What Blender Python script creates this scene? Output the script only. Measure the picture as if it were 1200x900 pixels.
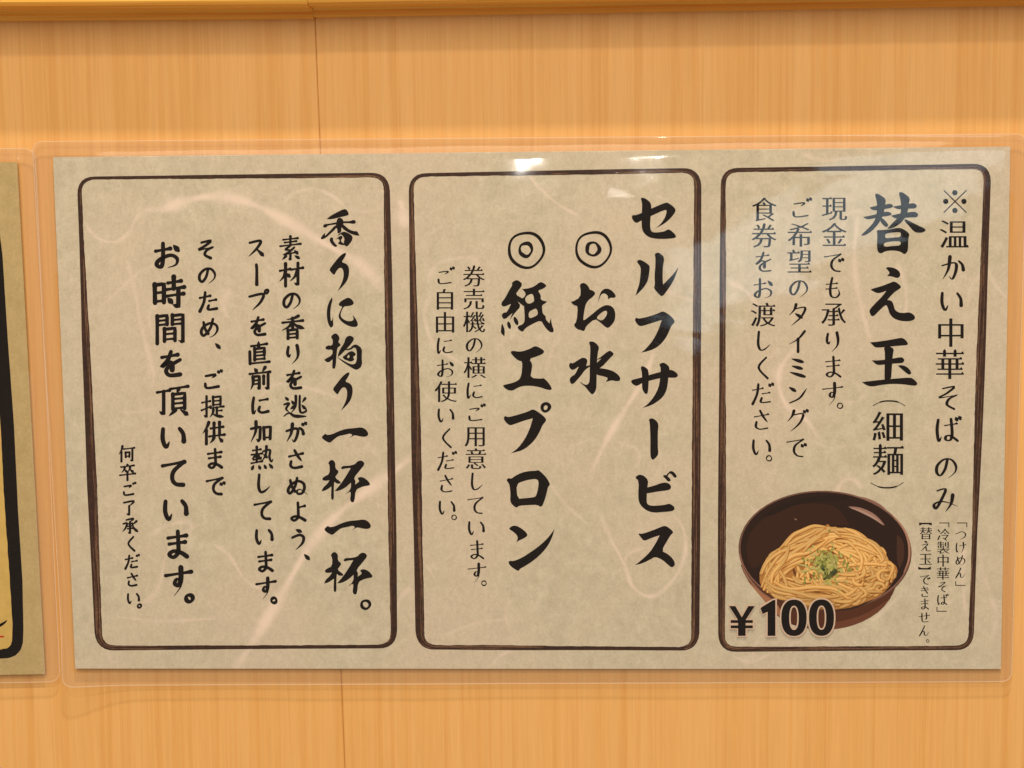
import bpy, math, random
import numpy as np
from math import sin, cos, pi, hypot, radians
from mathutils import Vector, Matrix
from mathutils.geometry import tessellate_polygon

random.seed(11)
for o in list(bpy.data.objects):
    bpy.data.objects.remove(o)
scene = bpy.context.scene
COL = scene.collection

# ------------------------------------------------------------------ camera
F_PX = 2000.0                                   # focal length in photo pixels (1200 wide)
def rot3(a, b, c):
    Rx = Matrix(((1, 0, 0), (0, cos(a), -sin(a)), (0, sin(a), cos(a))))
    Ry = Matrix(((cos(b), 0, sin(b)), (0, 1, 0), (-sin(b), 0, cos(b))))
    Rz = Matrix(((cos(c), -sin(c), 0), (sin(c), cos(c), 0), (0, 0, 1)))
    return Rz @ Ry @ Rx
RM = rot3(0.1116, 0.0428, -0.0064)              # wall (x right, y down, z in) -> camera
TM = Vector((0.0074, 0.0130, 0.7249))
def w2b(v):                                     # wall axes -> Blender axes
    return Vector((v[0], v[2], -v[1]))
CAM_W = -(RM.transposed() @ TM)
CAM_POS = w2b(CAM_W)
RT = RM.transposed()
cam_d = bpy.data.cameras.new('camera')
cam = bpy.data.objects.new('camera', cam_d)
COL.objects.link(cam)
cx_, cy_, cz_ = (w2b(RT @ Vector(v)) for v in ((1, 0, 0), (0, -1, 0), (0, 0, -1)))
cam.matrix_world = Matrix(((cx_.x, cy_.x, cz_.x, CAM_POS.x), (cx_.y, cy_.y, cz_.y, CAM_POS.y),
                           (cx_.z, cy_.z, cz_.z, CAM_POS.z), (0, 0, 0, 1)))
cam_d.sensor_width = 36
cam_d.lens = 36 * F_PX / 1200
cam_d.clip_start = 0.02
cam_d.clip_end = 50
scene.camera = cam

def at(u, v, d=0.0):
    """photo pixel -> point on the vertical plane d metres in front of the wall"""
    r = w2b(RT @ Vector(((u - 600) / F_PX, (v - 450) / F_PX, 1)))
    k = (-d - CAM_POS.y) / r.y
    p_ = CAM_POS + r * k
    p_.y = -d
    return p_
def mirror_pos(u, v, dist, d=0.002):
    """a lamp whose reflection in a flat film shows at that pixel"""
    h = at(u, v, d)
    r = (h - CAM_POS).normalized()
    r.y = -r.y
    return h + r * dist, -r

# ------------------------------------------------------------------ light
world = bpy.data.worlds.new('World')
scene.world = world
world.use_nodes = True
bg = world.node_tree.nodes['Background']
bg.inputs['Color'].default_value = (1.0, 0.80, 0.60, 1)
bg.inputs['Strength'].default_value = 0.34
def lamp(name, loc, target, size, power, color, shape='DISK', size_y=None, spin=0):
    l = bpy.data.lights.new(name, 'AREA')
    l.shape = shape
    l.size = size
    if size_y:
        l.size_y = size_y
    l.energy = power
    l.color = color
    o = bpy.data.objects.new(name, l)
    COL.objects.link(o)
    o.location = loc
    q = (Vector(target) - Vector(loc)).to_track_quat('-Z', 'Y')
    o.rotation_euler = (q.to_matrix() @ Matrix.Rotation(spin, 3, 'Z')).to_euler()
    return o
WARM = (1.0, 0.80, 0.58)
lamp('ceiling_lamp', (0.10, -0.62, 1.79), (0, 0, 0), 0.06, 25, WARM)
lamp('counter_lamp', (-0.25, -1.50, 1.65), (0, 0, 0), 0.10, 9, WARM)
lamp('soft_fill', (-0.10, -2.00, 1.30), (0, 0, 0), 1.5, 30, (1.0, .85, .66), 'SQUARE')  # broad soft fill added above and behind the camera, not a real fixture
p, n = mirror_pos(614, 190, 2.6)
lamp('spot_lamp', p, at(614, 190), 0.025, 0.42, (1, .95, .88))
p, n = mirror_pos(757, 176, 2.6)
lamp('spot_lamp', p, at(757, 176), 0.026, 0.45, (1, .95, .88))
p, n = mirror_pos(722, 226, 2.6)
lamp('spot_lamp', p, at(722, 226), 0.014, 0.03, (1, .95, .9))
p, n = mirror_pos(985, 250, 2.4)
lamp('window_light', p, at(985, 250), 0.70, 1.15, (.72, .90, 1.0), 'RECTANGLE', 0.15, radians(28))

scene.view_settings.view_transform = 'Standard'
scene.view_settings.look = 'None'
scene.view_settings.exposure = 0.0
scene.view_settings.gamma = 1.0
scene.cycles.max_bounces = 8
scene.cycles.transparent_max_bounces = 32

# ------------------------------------------------------------------ node helpers
class NT:
    def __init__(s, name):
        s.m = bpy.data.materials.new(name)
        s.m.use_nodes = True
        s.t = s.m.node_tree
        s.t.nodes.clear()
        s.out = s.t.nodes.new('ShaderNodeOutputMaterial')
    def n(s, typ, **kw):
        nd = s.t.nodes.new(typ)
        for k, v in kw.items():
            if k.startswith('i_'):
                nd.inputs[k[2:].replace('_', ' ')].default_value = v
            else:
                setattr(nd, k, v)
        return nd
    def l(s, a, b):
        s.t.links.new(a, b)
    def coords(s, scale, rot=(0, 0, 0)):
        g = s.n('ShaderNodeNewGeometry')
        mp = s.n('ShaderNodeMapping')
        mp.inputs['Scale'].default_value = scale
        mp.inputs['Rotation'].default_value = rot
        s.l(g.outputs['Position'], mp.inputs['Vector'])
        return mp.outputs['Vector']
    def noise(s, vec, scale=1, detail=4, rough=.5, dist=0):
        nd = s.n('ShaderNodeTexNoise')
        nd.inputs['Scale'].default_value = scale
        nd.inputs['Detail'].default_value = detail
        nd.inputs['Roughness'].default_value = rough
        nd.inputs['Distortion'].default_value = dist
        s.l(vec, nd.inputs['Vector'])
        return nd.outputs['Fac']
    def ramp(s, fac, stops):
        r = s.n('ShaderNodeValToRGB')
        e = r.color_ramp.elements
        while len(e) < len(stops):
            e.new(0.5)
        for el, (p, c) in zip(e, stops):
            el.position = p
            el.color = tuple(c) + (1,) if len(c) == 3 else c
        s.l(fac, r.inputs['Fac'])
        return r.outputs['Color']
    def mix(s, fac, a, b, mode='MIX'):
        m = s.n('ShaderNodeMix', data_type='RGBA', blend_type=mode)
        for sock, val in ((m.inputs[0], fac), (m.inputs[6], a), (m.inputs[7], b)):
            if hasattr(val, 'is_linked'):
                s.l(val, sock)
            elif isinstance(val, (int, float)):
                sock.default_value = val
            else:
                sock.default_value = tuple(val) + (1,)
        return m.outputs[2]

def wood_material(name, along, base, dark, light, rough=.45, seed=0.0):
    """along = 'Z' (upright grain) or 'X' (grain along the rail)"""
    m = NT(name)
    def sc(a, b):
        return (a, a, b) if along == 'Z' else (b, a, a)
    fine = m.noise(m.coords(sc(1100, 30)), 1, 4, .65)
    mid = m.noise(m.coords(sc(230, 2.4)), 1, 4, .6, .35)
    broad = m.noise(m.coords(sc(75, 1.0)), 1, 3, .55, .4)
    pores = m.noise(m.coords(sc(2200, 110)), 1, 2, .5)
    line = m.noise(m.coords(sc(420, 1.2)), 1, 2, .5, .2)
    c = m.mix(m.ramp(broad, ((.36, (0, 0, 0)), (.64, (1, 1, 1)))), base, light)
    c = m.mix(m.ramp(mid, ((.38, (1, 1, 1)), (.52, (0, 0, 0)), (.70, (.12, .12, .12)))), c, dark)
    c = m.mix(0.19, c, m.ramp(fine, ((.32, (.42, .42, .42)), (.70, (1.0, 1.0, 1.0)))), 'MULTIPLY')
    c = m.mix(m.ramp(pores, ((.26, (.35, .35, .35)), (.36, (0, 0, 0)))), c, dark)
    c = m.mix(m.ramp(line, ((.35, (.45, .45, .45)), (.40, (0, 0, 0)))), c, dark)
    c = m.mix(m.ramp(line, ((.62, (0, 0, 0)), (.68, (.45, .45, .45)))), c, light)
    b = m.n('ShaderNodeBsdfPrincipled')
    b.inputs['Roughness'].default_value = rough
    b.inputs['Specular IOR Level'].default_value = .3
    m.l(c, b.inputs['Base Color'])
    bump = m.n('ShaderNodeBump')
    bump.inputs['Strength'].default_value = .25
    bump.inputs['Distance'].default_value = .0002
    m.l(fine, bump.inputs['Height'])
    m.l(bump.outputs[0], b.inputs['Normal'])
    m.l(b.outputs[0], m.out.inputs[0])
    return m.m

def plain(name, col, rough=.6, spec=.2, vary=0.0, vscale=900):
    m = NT(name)
    b = m.n('ShaderNodeBsdfPrincipled')
    b.inputs['Roughness'].default_value = rough
    b.inputs['Specular IOR Level'].default_value = spec
    f = m.noise(m.coords((vscale,) * 3), 1, 3)
    lo = tuple(x * (1 - vary) for x in col)
    hi = tuple(min(1, x * (1 + vary)) for x in col)
    m.l(m.ramp(f, ((.3, lo), (.7, hi))), b.inputs['Base Color'])
    m.l(b.outputs[0], m.out.inputs[0])
    return m.m

def paper_material(name, a, b_, c_, strand=None):
    m = NT(name)
    big = m.noise(m.coords((16,) * 3), 1, 3, .5)
    mot = m.noise(m.coords((170,) * 3), 1, 5, .6)
    grain = m.noise(m.coords((900,) * 3), 1, 3, .7)
    c = m.mix(m.ramp(mot, ((.34, (0, 0, 0)), (.66, (1, 1, 1)))), a, b_)
    c = m.mix(m.ramp(big, ((.42, (0, 0, 0)), (.62, (.75, .75, .75)))), c, c_)
    c = m.mix(.45, c, m.ramp(grain, ((.30, (.66, .66, .66)), (.70, (1, 1, 1)))), 'MULTIPLY')
    cloud = m.noise(m.coords((420, 420, 300)), 1, 4, .6, .8)
    c = m.mix(.34, c, m.ramp(cloud, ((.34, (.74, .74, .70)), (.62, (1, 1, 1)))), 'MULTIPLY')
    if strand:
        at_ = m.n('ShaderNodeAttribute', attribute_name='strand')
        c = m.mix(at_.outputs['Fac'], c, strand)
    b = m.n('ShaderNodeBsdfPrincipled')
    b.inputs['Roughness'].default_value = .75
    b.inputs['Specular IOR Level'].default_value = .15
    m.l(c, b.inputs['Base Color'])
    m.l(b.outputs[0], m.out.inputs[0])
    return m.m

def vcol_material(name, alpha=False):
    m = NT(name)
    a = m.n('ShaderNodeAttribute', attribute_name='ink')
    b = m.n('ShaderNodeBsdfPrincipled')
    b.inputs['Roughness'].default_value = .7
    b.inputs['Specular IOR Level'].default_value = .15
    m.l(a.outputs['Color'], b.inputs['Base Color'])
    if alpha:
        m.l(a.outputs['Alpha'], b.inputs['Alpha'])
    m.l(b.outputs[0], m.out.inputs[0])
    return m.m

def film_material():
    m = NT('laminate_film')
    tr = m.n('ShaderNodeBsdfTransparent')
    tr.inputs[0].default_value = (.935, .928, .920, 1)
    df = m.n('ShaderNodeBsdfDiffuse')
    df.inputs[0].default_value = (.95, .84, .78, 1)
    mx0 = m.n('ShaderNodeMixShader')
    mg = m.n('ShaderNodeAttribute', attribute_name='margin')
    hz = m.n('ShaderNodeMath', operation='MULTIPLY_ADD'); hz.inputs[1].default_value = .06; hz.inputs[2].default_value = .004
    m.l(mg.outputs['Fac'], hz.inputs[0])
    m.l(hz.outputs[0], mx0.inputs[0])
    m.l(tr.outputs[0], mx0.inputs[1])
    m.l(df.outputs[0], mx0.inputs[2])
    gl = m.n('ShaderNodeBsdfGlossy')
    gl.inputs['Roughness'].default_value = .045
    fr = m.n('ShaderNodeLayerWeight')              # Schlick: same from both sides of the film
    pw = m.n('ShaderNodeMath', operation='POWER'); pw.inputs[1].default_value = 5
    m.l(fr.outputs['Facing'], pw.inputs[0])
    ma = m.n('ShaderNodeMath', operation='MULTIPLY_ADD'); ma.inputs[1].default_value = .95; ma.inputs[2].default_value = .036
    m.l(pw.outputs[0], ma.inputs[0])
    bump = m.n('ShaderNodeBump')
    bump.inputs['Strength'].default_value = 1.0
    bump.inputs['Distance'].default_value = .00008
    w = m.noise(m.coords((46, 46, 74)), 1, 1.2, .4, .4)
    m.l(w, bump.inputs['Height'])
    m.l(bump.outputs[0], gl.inputs['Normal'])
    mx = m.n('ShaderNodeMixShader')
    fr.inputs['Blend'].default_value = .5
    m.l(ma.outputs[0], mx.inputs[0])
    m.l(mx0.outputs[0], mx.inputs[1])
    m.l(gl.outputs[0], mx.inputs[2])
    m.l(mx.outputs[0], m.out.inputs[0])
    return m.m

M_WALL = wood_material('cypress_veneer', 'Z', (.81, .450, .150), (.775, .410, .127), (.84, .485, .178))
M_WALL2 = M_WALL
M_RAIL = wood_material('rail_wood', 'X', (.95, .48, .075), (.84, .36, .050), (.98, .55, .11), .35)
M_GAP = plain('dark_gap', (.20, .09, .03))
M_PAPER = paper_material('washi_print_paper', (.67, .630, .505), (.78, .735, .605), (.79, .700, .585), (.97, .83, .76))
M_PAPER2 = paper_material('yellow_print_paper', (.57, .45, .22), (.65, .52, .27), (.63, .49, .25))
M_EDGE = plain('paper_edge', (.78, .70, .55), .6, .2, .05)
M_INK = plain('black_ink', (.005, .003, .004), .6, .06, .35, 400)
M_BROWN = plain('brown_ink', (.042, .015, .009), .5, .25, .45, 500)
M_PRINT = vcol_material('printed_picture')
M_FILM = film_material()
M_BEAD = plain('film_edge', (.9, .66, .45), .25, .5, .05)

# ------------------------------------------------------------------ mesh helpers
def tag(o, label=None, cat=None, group=None, kind=None):
    if label: o['label'] = label
    if cat: o['category'] = cat
    if group: o['group'] = group
    if kind: o['kind'] = kind
    return o
def empty(name, loc):
    o = bpy.data.objects.new(name, None)
    o.empty_display_size = .02
    COL.objects.link(o)
    o.location = loc
    return o
def link(name, verts, faces, mat, parent=None, smooth=False, cols=None):
    """verts in world space"""
    me = bpy.data.meshes.new(name)
    org = Vector((0, 0, 0))
    if verts:
        n_ = len(verts)
        org = Vector((sum(v[0] for v in verts) / n_, sum(v[1] for v in verts) / n_, sum(v[2] for v in verts) / n_))
    me.from_pydata([(v[0] - org.x, v[1] - org.y, v[2] - org.z) for v in verts], [], faces)
    if cols:
        at_ = me.attributes.new('ink', 'FLOAT_COLOR', 'POINT')
        for i, c in enumerate(cols):
            at_.data[i].color = c if len(c) == 4 else (c[0], c[1], c[2], 1)
    me.materials.append(mat)
    if smooth:
        for p_ in me.polygons:
            p_.use_smooth = True
    o = bpy.data.objects.new(name, me)
    COL.objects.link(o)
    base = Vector((0, 0, 0))
    q = parent
    while q is not None:
        base += q.location
        q = q.parent
    o.parent = parent
    o.location = org - base
    return o

class Flat:
    """collects flat print drawn in photo pixels on the plane d in front of the wall"""
    def __init__(s, d):
        s.d, s.v, s.f, s.c, s.k = d, [], [], [], 0
    def _push(s, pts, faces, col=None):
        s.k += 1
        d = s.d + (s.k % 24) * 1.6e-6 if s.mono else s.d + s.level(s.k)
        n0 = len(s.v)
        s.v += [at(x, y, d) for x, y in pts]
        for f in faces:
            f = [n0 + i for i in f]
            a, b, c = (s.v[i] for i in f[:3])
            if (b - a).cross(c - a).y > 0:
                f.reverse()
            s.f.append(f)
        if col is not None:
            s.c += [col] * len(pts) if not isinstance(col, list) else col
    mono = True
    level = None
    def poly(s, rings, col=None, smooth=1):
        rr = []
        for r in rings:
            for _ in range(smooth):
                r = soften(r)
            rr.append(r)
        tess = tessellate_polygon([[Vector((x, y, 0)) for x, y in r] for r in rr])
        s._push([p for r in rr for p in r], [list(t) for t in tess], col)
    def ribbon(s, pts, ws, col=None, cap=True):
        L, R = [], []
        n_ = len(pts)
        for i in range(n_):
            a, b = pts[max(i - 1, 0)], pts[min(i + 1, n_ - 1)]
            dx, dy = b[0] - a[0], b[1] - a[1]
            q = hypot(dx, dy) or 1
            nx, ny = -dy / q, dx / q
            w = ws[i] / 2
            L.append((pts[i][0] + nx * w, pts[i][1] + ny * w))
            R.append((pts[i][0] - nx * w, pts[i][1] - ny * w))
        vs = L + R
        fs = [[i, i + 1, n_ + i + 1, n_ + i] for i in range(n_ - 1)]
        if cap:
            for e, sgn in ((0, -1), (n_ - 1, 1)):
                o_ = pts[e]
                a = pts[e - 1] if e else pts[1]
                dx, dy = (o_[0] - a[0]), (o_[1] - a[1])
                q = hypot(dx, dy) or 1
                dx, dy = dx / q, dy / q
                w = ws[e] / 2
                if w < .12: continue
                k0 = len(vs)
                vs = vs + [(o_[0] + (dx * cos(t) - dy * sin(t)) * w, o_[1] + (dy * cos(t) + dx * sin(t)) * w)
                           for t in (-pi / 2, -pi / 4, 0, pi / 4, pi / 2)]
                fs.append([k0, k0 + 1, k0 + 2, k0 + 3, k0 + 4])
        if isinstance(col, list):
            col = col + col + [col[0]] * (len(vs) - 2 * n_)
        s._push(vs, fs, col)
    def ring(s, x, y, rx, ry, w, wob=.06, n=36, col=None):
        o_, i_ = [], []
        ph = random.random() * 6
        for k in range(n):
            t = 2 * pi * k / n
            g = 1 + wob * .4 * sin(3 * t + ph) + wob * .3 * sin(5 * t + 1)
            ww = w * (1 + wob * 4 * sin(2 * t + ph)) / 2
            o_.append((x + (rx * g + ww) * cos(t), y + (ry * g + ww) * sin(t)))
            i_.append((x + (rx * g - ww) * cos(t), y + (ry * g - ww) * sin(t)))
        s._push(o_ + i_, [[k, (k + 1) % n, n + (k + 1) % n, n + k] for k in range(n)], col)
    def build(s, name, mat, parent):
        return link(name, s.v, s.f, mat, parent, cols=s.c or None)

def soften(r):
    """one corner-cutting pass that keeps sharp tips"""
    out = []
    n_ = len(r)
    for i in range(n_):
        a, b, c = r[i - 1], r[i], r[(i + 1) % n_]
        v1 = (b[0] - a[0], b[1] - a[1]); v2 = (c[0] - b[0], c[1] - b[1])
        l1, l2 = hypot(*v1), hypot(*v2)
        if l1 < 1e-6 or l2 < 1e-6:
            continue
        cs = (v1[0] * v2[0] + v1[1] * v2[1]) / (l1 * l2)
        if cs < -.45:
            out.append(b)
        else:
            out.append((b[0] - v1[0] * .25, b[1] - v1[1] * .25))
            out.append((b[0] + v2[0] * .25, b[1] + v2[1] * .25))
    return out

def curve_through(P, n=7):
    if len(P) == 2:
        P = [P[0], ((P[0][0] + P[1][0]) / 2, (P[0][1] + P[1][1]) / 2), P[1]]
    out = []
    Q = [P[0]] + list(P) + [P[-1]]
    for i in range(1, len(Q) - 2):
        p0, p1, p2, p3 = Q[i - 1:i + 3]
        for k in range(n):
            t = k / n
            out.append(tuple(.5 * ((2 * p1[j]) + (-p0[j] + p2[j]) * t + (2 * p0[j] - 5 * p1[j] + 4 * p2[j] - p3[j]) * t * t
                             + (-p0[j] + 3 * p1[j] - 3 * p2[j] + p3[j]) * t ** 3) for j in (0, 1)))
    out.append(tuple(P[-1]))
    return out

def box(name, x0, x1, y0, y1, z0, z1, mat, parent=None, quad=None):
    v = [(x, y, z) for x in (x0, x1) for y in (y0, y1) for z in (z0, z1)]
    f = [(0, 1, 3, 2), (4, 6, 7, 5), (0, 4, 5, 1), (2, 3, 7, 6), (0, 2, 6, 4), (1, 5, 7, 3)]
    return link(name, v, f, mat, parent)

# ------------------------------------------------------------------ wall and rail
wall = tag(empty('wall', (0, 0, 0)), kind='structure')
seam_t, seam_b = at(369, 20), at(404, 900)
dxs = (seam_b.x - seam_t.x) / (seam_b.z - seam_t.z)
def seam_x(z): return seam_t.x + dxs * (z - seam_t.z)
ZT, ZB = .34, -.42
def board(xa, xb):
    """xa, xb give the left and right edge at a height"""
    v = []
    for z in (ZB, ZT):
        for x, y in ((xa(z), .012), (xa(z), .0004), (xa(z) + .0004, 0), (xb(z) - .0004, 0), (xb(z), .0004), (xb(z), .012)):
            v.append((x, y, z))
    n_ = 6
    f = [[i, i + 1, n_ + i + 1, n_ + i] for i in range(5)] + [[5, 0, 6, 11], list(range(6))[::-1], list(range(6, 12))]
    return v, f
v, f = board(lambda z: -.55, lambda z: seam_x(z) - .00006)
link('wall_panel', v, f, M_WALL, wall)
v, f = board(lambda z: seam_x(z) + .00006, lambda z: .55)
link('wall_panel', v, f, M_WALL2, wall)
box('backing_board', -.56, .56, .0121, .02, ZB - .01, ZT + .01, M_GAP, wall)

def rail_piece(u0, v0, u1, v1, x0=None, x1=None):
    """moulding whose lower edge runs through two photo pixels"""
    a, b = at(u0, v0), at(u1, v1)
    sl = (b.z - a.z) / (b.x - a.x)
    xa = x0 if x0 is not None else a.x
    xb = x1 if x1 is not None else b.x
    za, zb = a.z + sl * (xa - a.x), a.z + sl * (xb - a.x)
    prof = [(.0, 0), (-.0035, .0), (-.0045, .0006), (-.0048, .0016), (-.0045, .0026), (-.0050, .0032),
            (-.0165, .0034), (-.0185, .0042), (-.0195, .0058), (-.0195, .06), (0, .06)]
    v = [(xa, y, za + z) for y, z in prof] + [(xb, y, zb + z) for y, z in prof]
    n_ = len(prof)
    f = [[i, i + 1, n_ + i + 1, n_ + i] for i in range(n_ - 1)] + [[n_ - 1, 0, n_, 2 * n_ - 1]]
    f += [list(range(n_))[::-1], list(range(n_, 2 * n_))]
    return v, f
rail = tag(empty('wooden_rail', (0, 0, at(600, 10).z)), 'orange wooden moulding rail running along the top of the panelled wall', 'moulding')
v, f = rail_piece(0, 25, 369, 22.5, x0=-.55, x1=seam_t.x - .00004)
link('rail_board', v, f, M_RAIL, rail)
v, f = rail_piece(371, 21, 1200, 7, x0=seam_t.x + .00004, x1=.55)
link('rail_board', v, f, M_RAIL, rail)

# ------------------------------------------------------------------ laminated sheets
D_PAPER = .0022
def sheet(name, corners, d, mat, parent, t=.00022):
    """paper with slightly bevelled real edges; corners as photo pixels TL TR BR BL"""
    c = [at(u, v, d) for u, v in corners]
    v = [Vector(q) for q in c] + [q + Vector((0, t, 0)) for q in c]
    f = [[3, 2, 1, 0], [4, 5, 6, 7]] + [[i, (i + 1) % 4, 4 + (i + 1) % 4, 4 + i] for i in range(4)]
    return link(name, v, f, mat, parent)

def film(name, corners, paper, parent, rad, curl=None, nx=230, ny=130, seed=1, amp=1.0):
    """clear pouch: a fine grid that steps over the paper's edge, ripples a little and may curl at a corner"""
    rnd = random.Random(seed)
    c = [at(u, v, D_PAPER) for u, v in corners]
    pc = [at(u, v, D_PAPER) for u, v in paper]
    W = (c[1] - c[0]).length
    H = (c[3] - c[0]).length
    waves = [(rnd.uniform(20, 120), rnd.uniform(20, 150), rnd.uniform(0, 6.3), rnd.uniform(.3, 1)) for _ in range(9)]
    px0 = (pc[0].x + pc[3].x) / 2; px1 = (pc[1].x + pc[2].x) / 2
    pz1 = (pc[0].z + pc[1].z) / 2; pz0 = (pc[2].z + pc[3].z) / 2
    def hgt(x, z):
        e = min(x - px0, px1 - x, z - pz0, pz1 - z)            # > 0 over the paper
        s = 1 / (1 + math.exp(-max(-40, min(40, (e + .0012) / .0005))))
        h = -.0004 + .0006 * s                                  # pouch is thinner outside
        h += .00010 * math.exp(-((e + .0045) / .0007) ** 2)     # pressed ridge along the border
        r = sum(a * sin(kx * x + kz * z + ph) for kx, kz, ph, a in waves)
        h += r * .000022 * amp * (1 if s > .5 else 1.7)
        if curl:
            for (cu, cv, hh, rr) in curl:
                q = at(cu, cv, D_PAPER)
                dd = hypot(x - q.x, z - q.z)
                h += hh * math.exp(-(dd / rr) ** 2)
        return max(h, -.0018)
    v, f, rim = [], [], []
    for j in range(ny + 1):
        for i in range(nx + 1):
            s, t = i / nx, j / ny
            p_ = (c[0] * (1 - s) + c[1] * s) * (1 - t) + (c[3] * (1 - s) + c[2] * s) * t
            # rounded corners: pull points of the corner squares onto the arc
            dx_, dz_ = min(s, 1 - s) * W, min(t, 1 - t) * H
            r_ = rad
            if dx_ < r_ and dz_ < r_:
                qx, qz = 1 - dx_ / r_, 1 - dz_ / r_
                m_ = max(qx, qz)
                g = hypot(qx, qz)
                if g > 0:
                    k_ = m_ / g
                    sx = 1 if s < .5 else -1
                    sz = -1 if t < .5 else 1
                    p_ = p_ + Vector((sx * (qx - qx * k_) * r_, 0, sz * (qz - qz * k_) * r_))
            h = hgt(p_.x, p_.z)
            v.append((p_.x, -(D_PAPER + .00064 + h), p_.z))
    for j in range(ny):
        for i in range(nx):
            a = j * (nx + 1) + i
            f.append((a, a + nx + 1, a + nx + 2, a + 1))
    o = link(name, v, f, M_FILM, parent, smooth=True)
    am = o.data.attributes.new('margin', 'FLOAT', 'POINT')      # the two films pressed together round the paper look milkier
    am.data.foreach_set('value', [1.0 if min(q[0] - px0, px1 - q[0], q[2] - pz0, pz1 - q[2]) < -.0006 else 0.0 for q in v])
    rim = [i for i in range(nx + 1)] + [(j * (nx + 1) + nx) for j in range(1, ny + 1)] + \
          [ny * (nx + 1) + i for i in range(nx - 1, -1, -1)] + [j * (nx + 1) for j in range(ny - 1, 0, -1)]
    # welded edge of the pouch: a thin square bead
    R = .00016
    cen = Vector((sum(v[i][0] for i in rim) / len(rim), 0, sum(v[i][2] for i in rim) / len(rim)))
    bv, bf = [], []
    m_ = len(rim)
    for k, i in enumerate(rim):
        p0 = Vector(v[i]); pa = Vector(v[rim[k - 1]]); pb = Vector(v[rim[(k + 1) % m_]])
        tdir = (pb - pa); tdir.y = 0; tdir.normalize()
        nrm = Vector((tdir.z, 0, -tdir.x))
        if nrm.dot(p0 - cen) < 0: nrm = -nrm
        for (a, b) in ((-1, -1), (1, -1), (1, 1), (-1, 1)):
            bv.append(p0 + nrm * R * a + Vector((0, R * b * 1.2, 0)))
        for q in range(4):
            bf.append([k * 4 + q, k * 4 + (q + 1) % 4, ((k + 1) % m_) * 4 + (q + 1) % 4, ((k + 1) % m_) * 4 + q])
    link('film_edge', bv, bf, M_BEADF, o)
    return o

mb = NT('film_edge_clear')
_t = mb.n('ShaderNodeBsdfTransparent'); _t.inputs[0].default_value = (.96, .94, .9, 1)
_g = mb.n('ShaderNodeBsdfPrincipled'); _g.inputs['Base Color'].default_value = (.95, .80, .66, 1); _g.inputs['Roughness'].default_value = .15
_m = mb.n('ShaderNodeMixShader'); _m.inputs[0].default_value = .32
mb.l(_t.outputs[0], _m.inputs[1]); mb.l(_g.outputs[0], _m.inputs[2]); mb.l(_m.outputs[0], mb.out.inputs[0])
M_BEADF = mb.m

PC = [(62, 184), (1184, 171.5), (1173, 784), (88, 783.5)]
notice = tag(empty('laminated_notice', at(620, 780, 0)),
             'wide laminated notice with three framed panels of vertical Japanese writing and a noodle bowl',
             'notice')
film('laminate_film', [(38, 166), (1203, 157), (1185, 798.5), (76, 803)], PC, notice, .004,
     curl=[(78, 803, .0026, .018)], seed=4)

PC2 = [(-330, 190), (20, 190), (53, 790), (-300, 796)]
notice2 = tag(empty('laminated_notice', at(-100, 790, 0)),
              'yellowish laminated notice with thick black frame, cut off at the left edge', 'notice')
paper2 = sheet('paper', PC2, D_PAPER, M_PAPER2, notice2)
film('laminate_film', [(-350, 176), (41, 174), (70.5, 798.5), (-320, 806)], PC2, notice2, .0045, nx=90, ny=110, seed=9)

INK_D = D_PAPER + .00001
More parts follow.
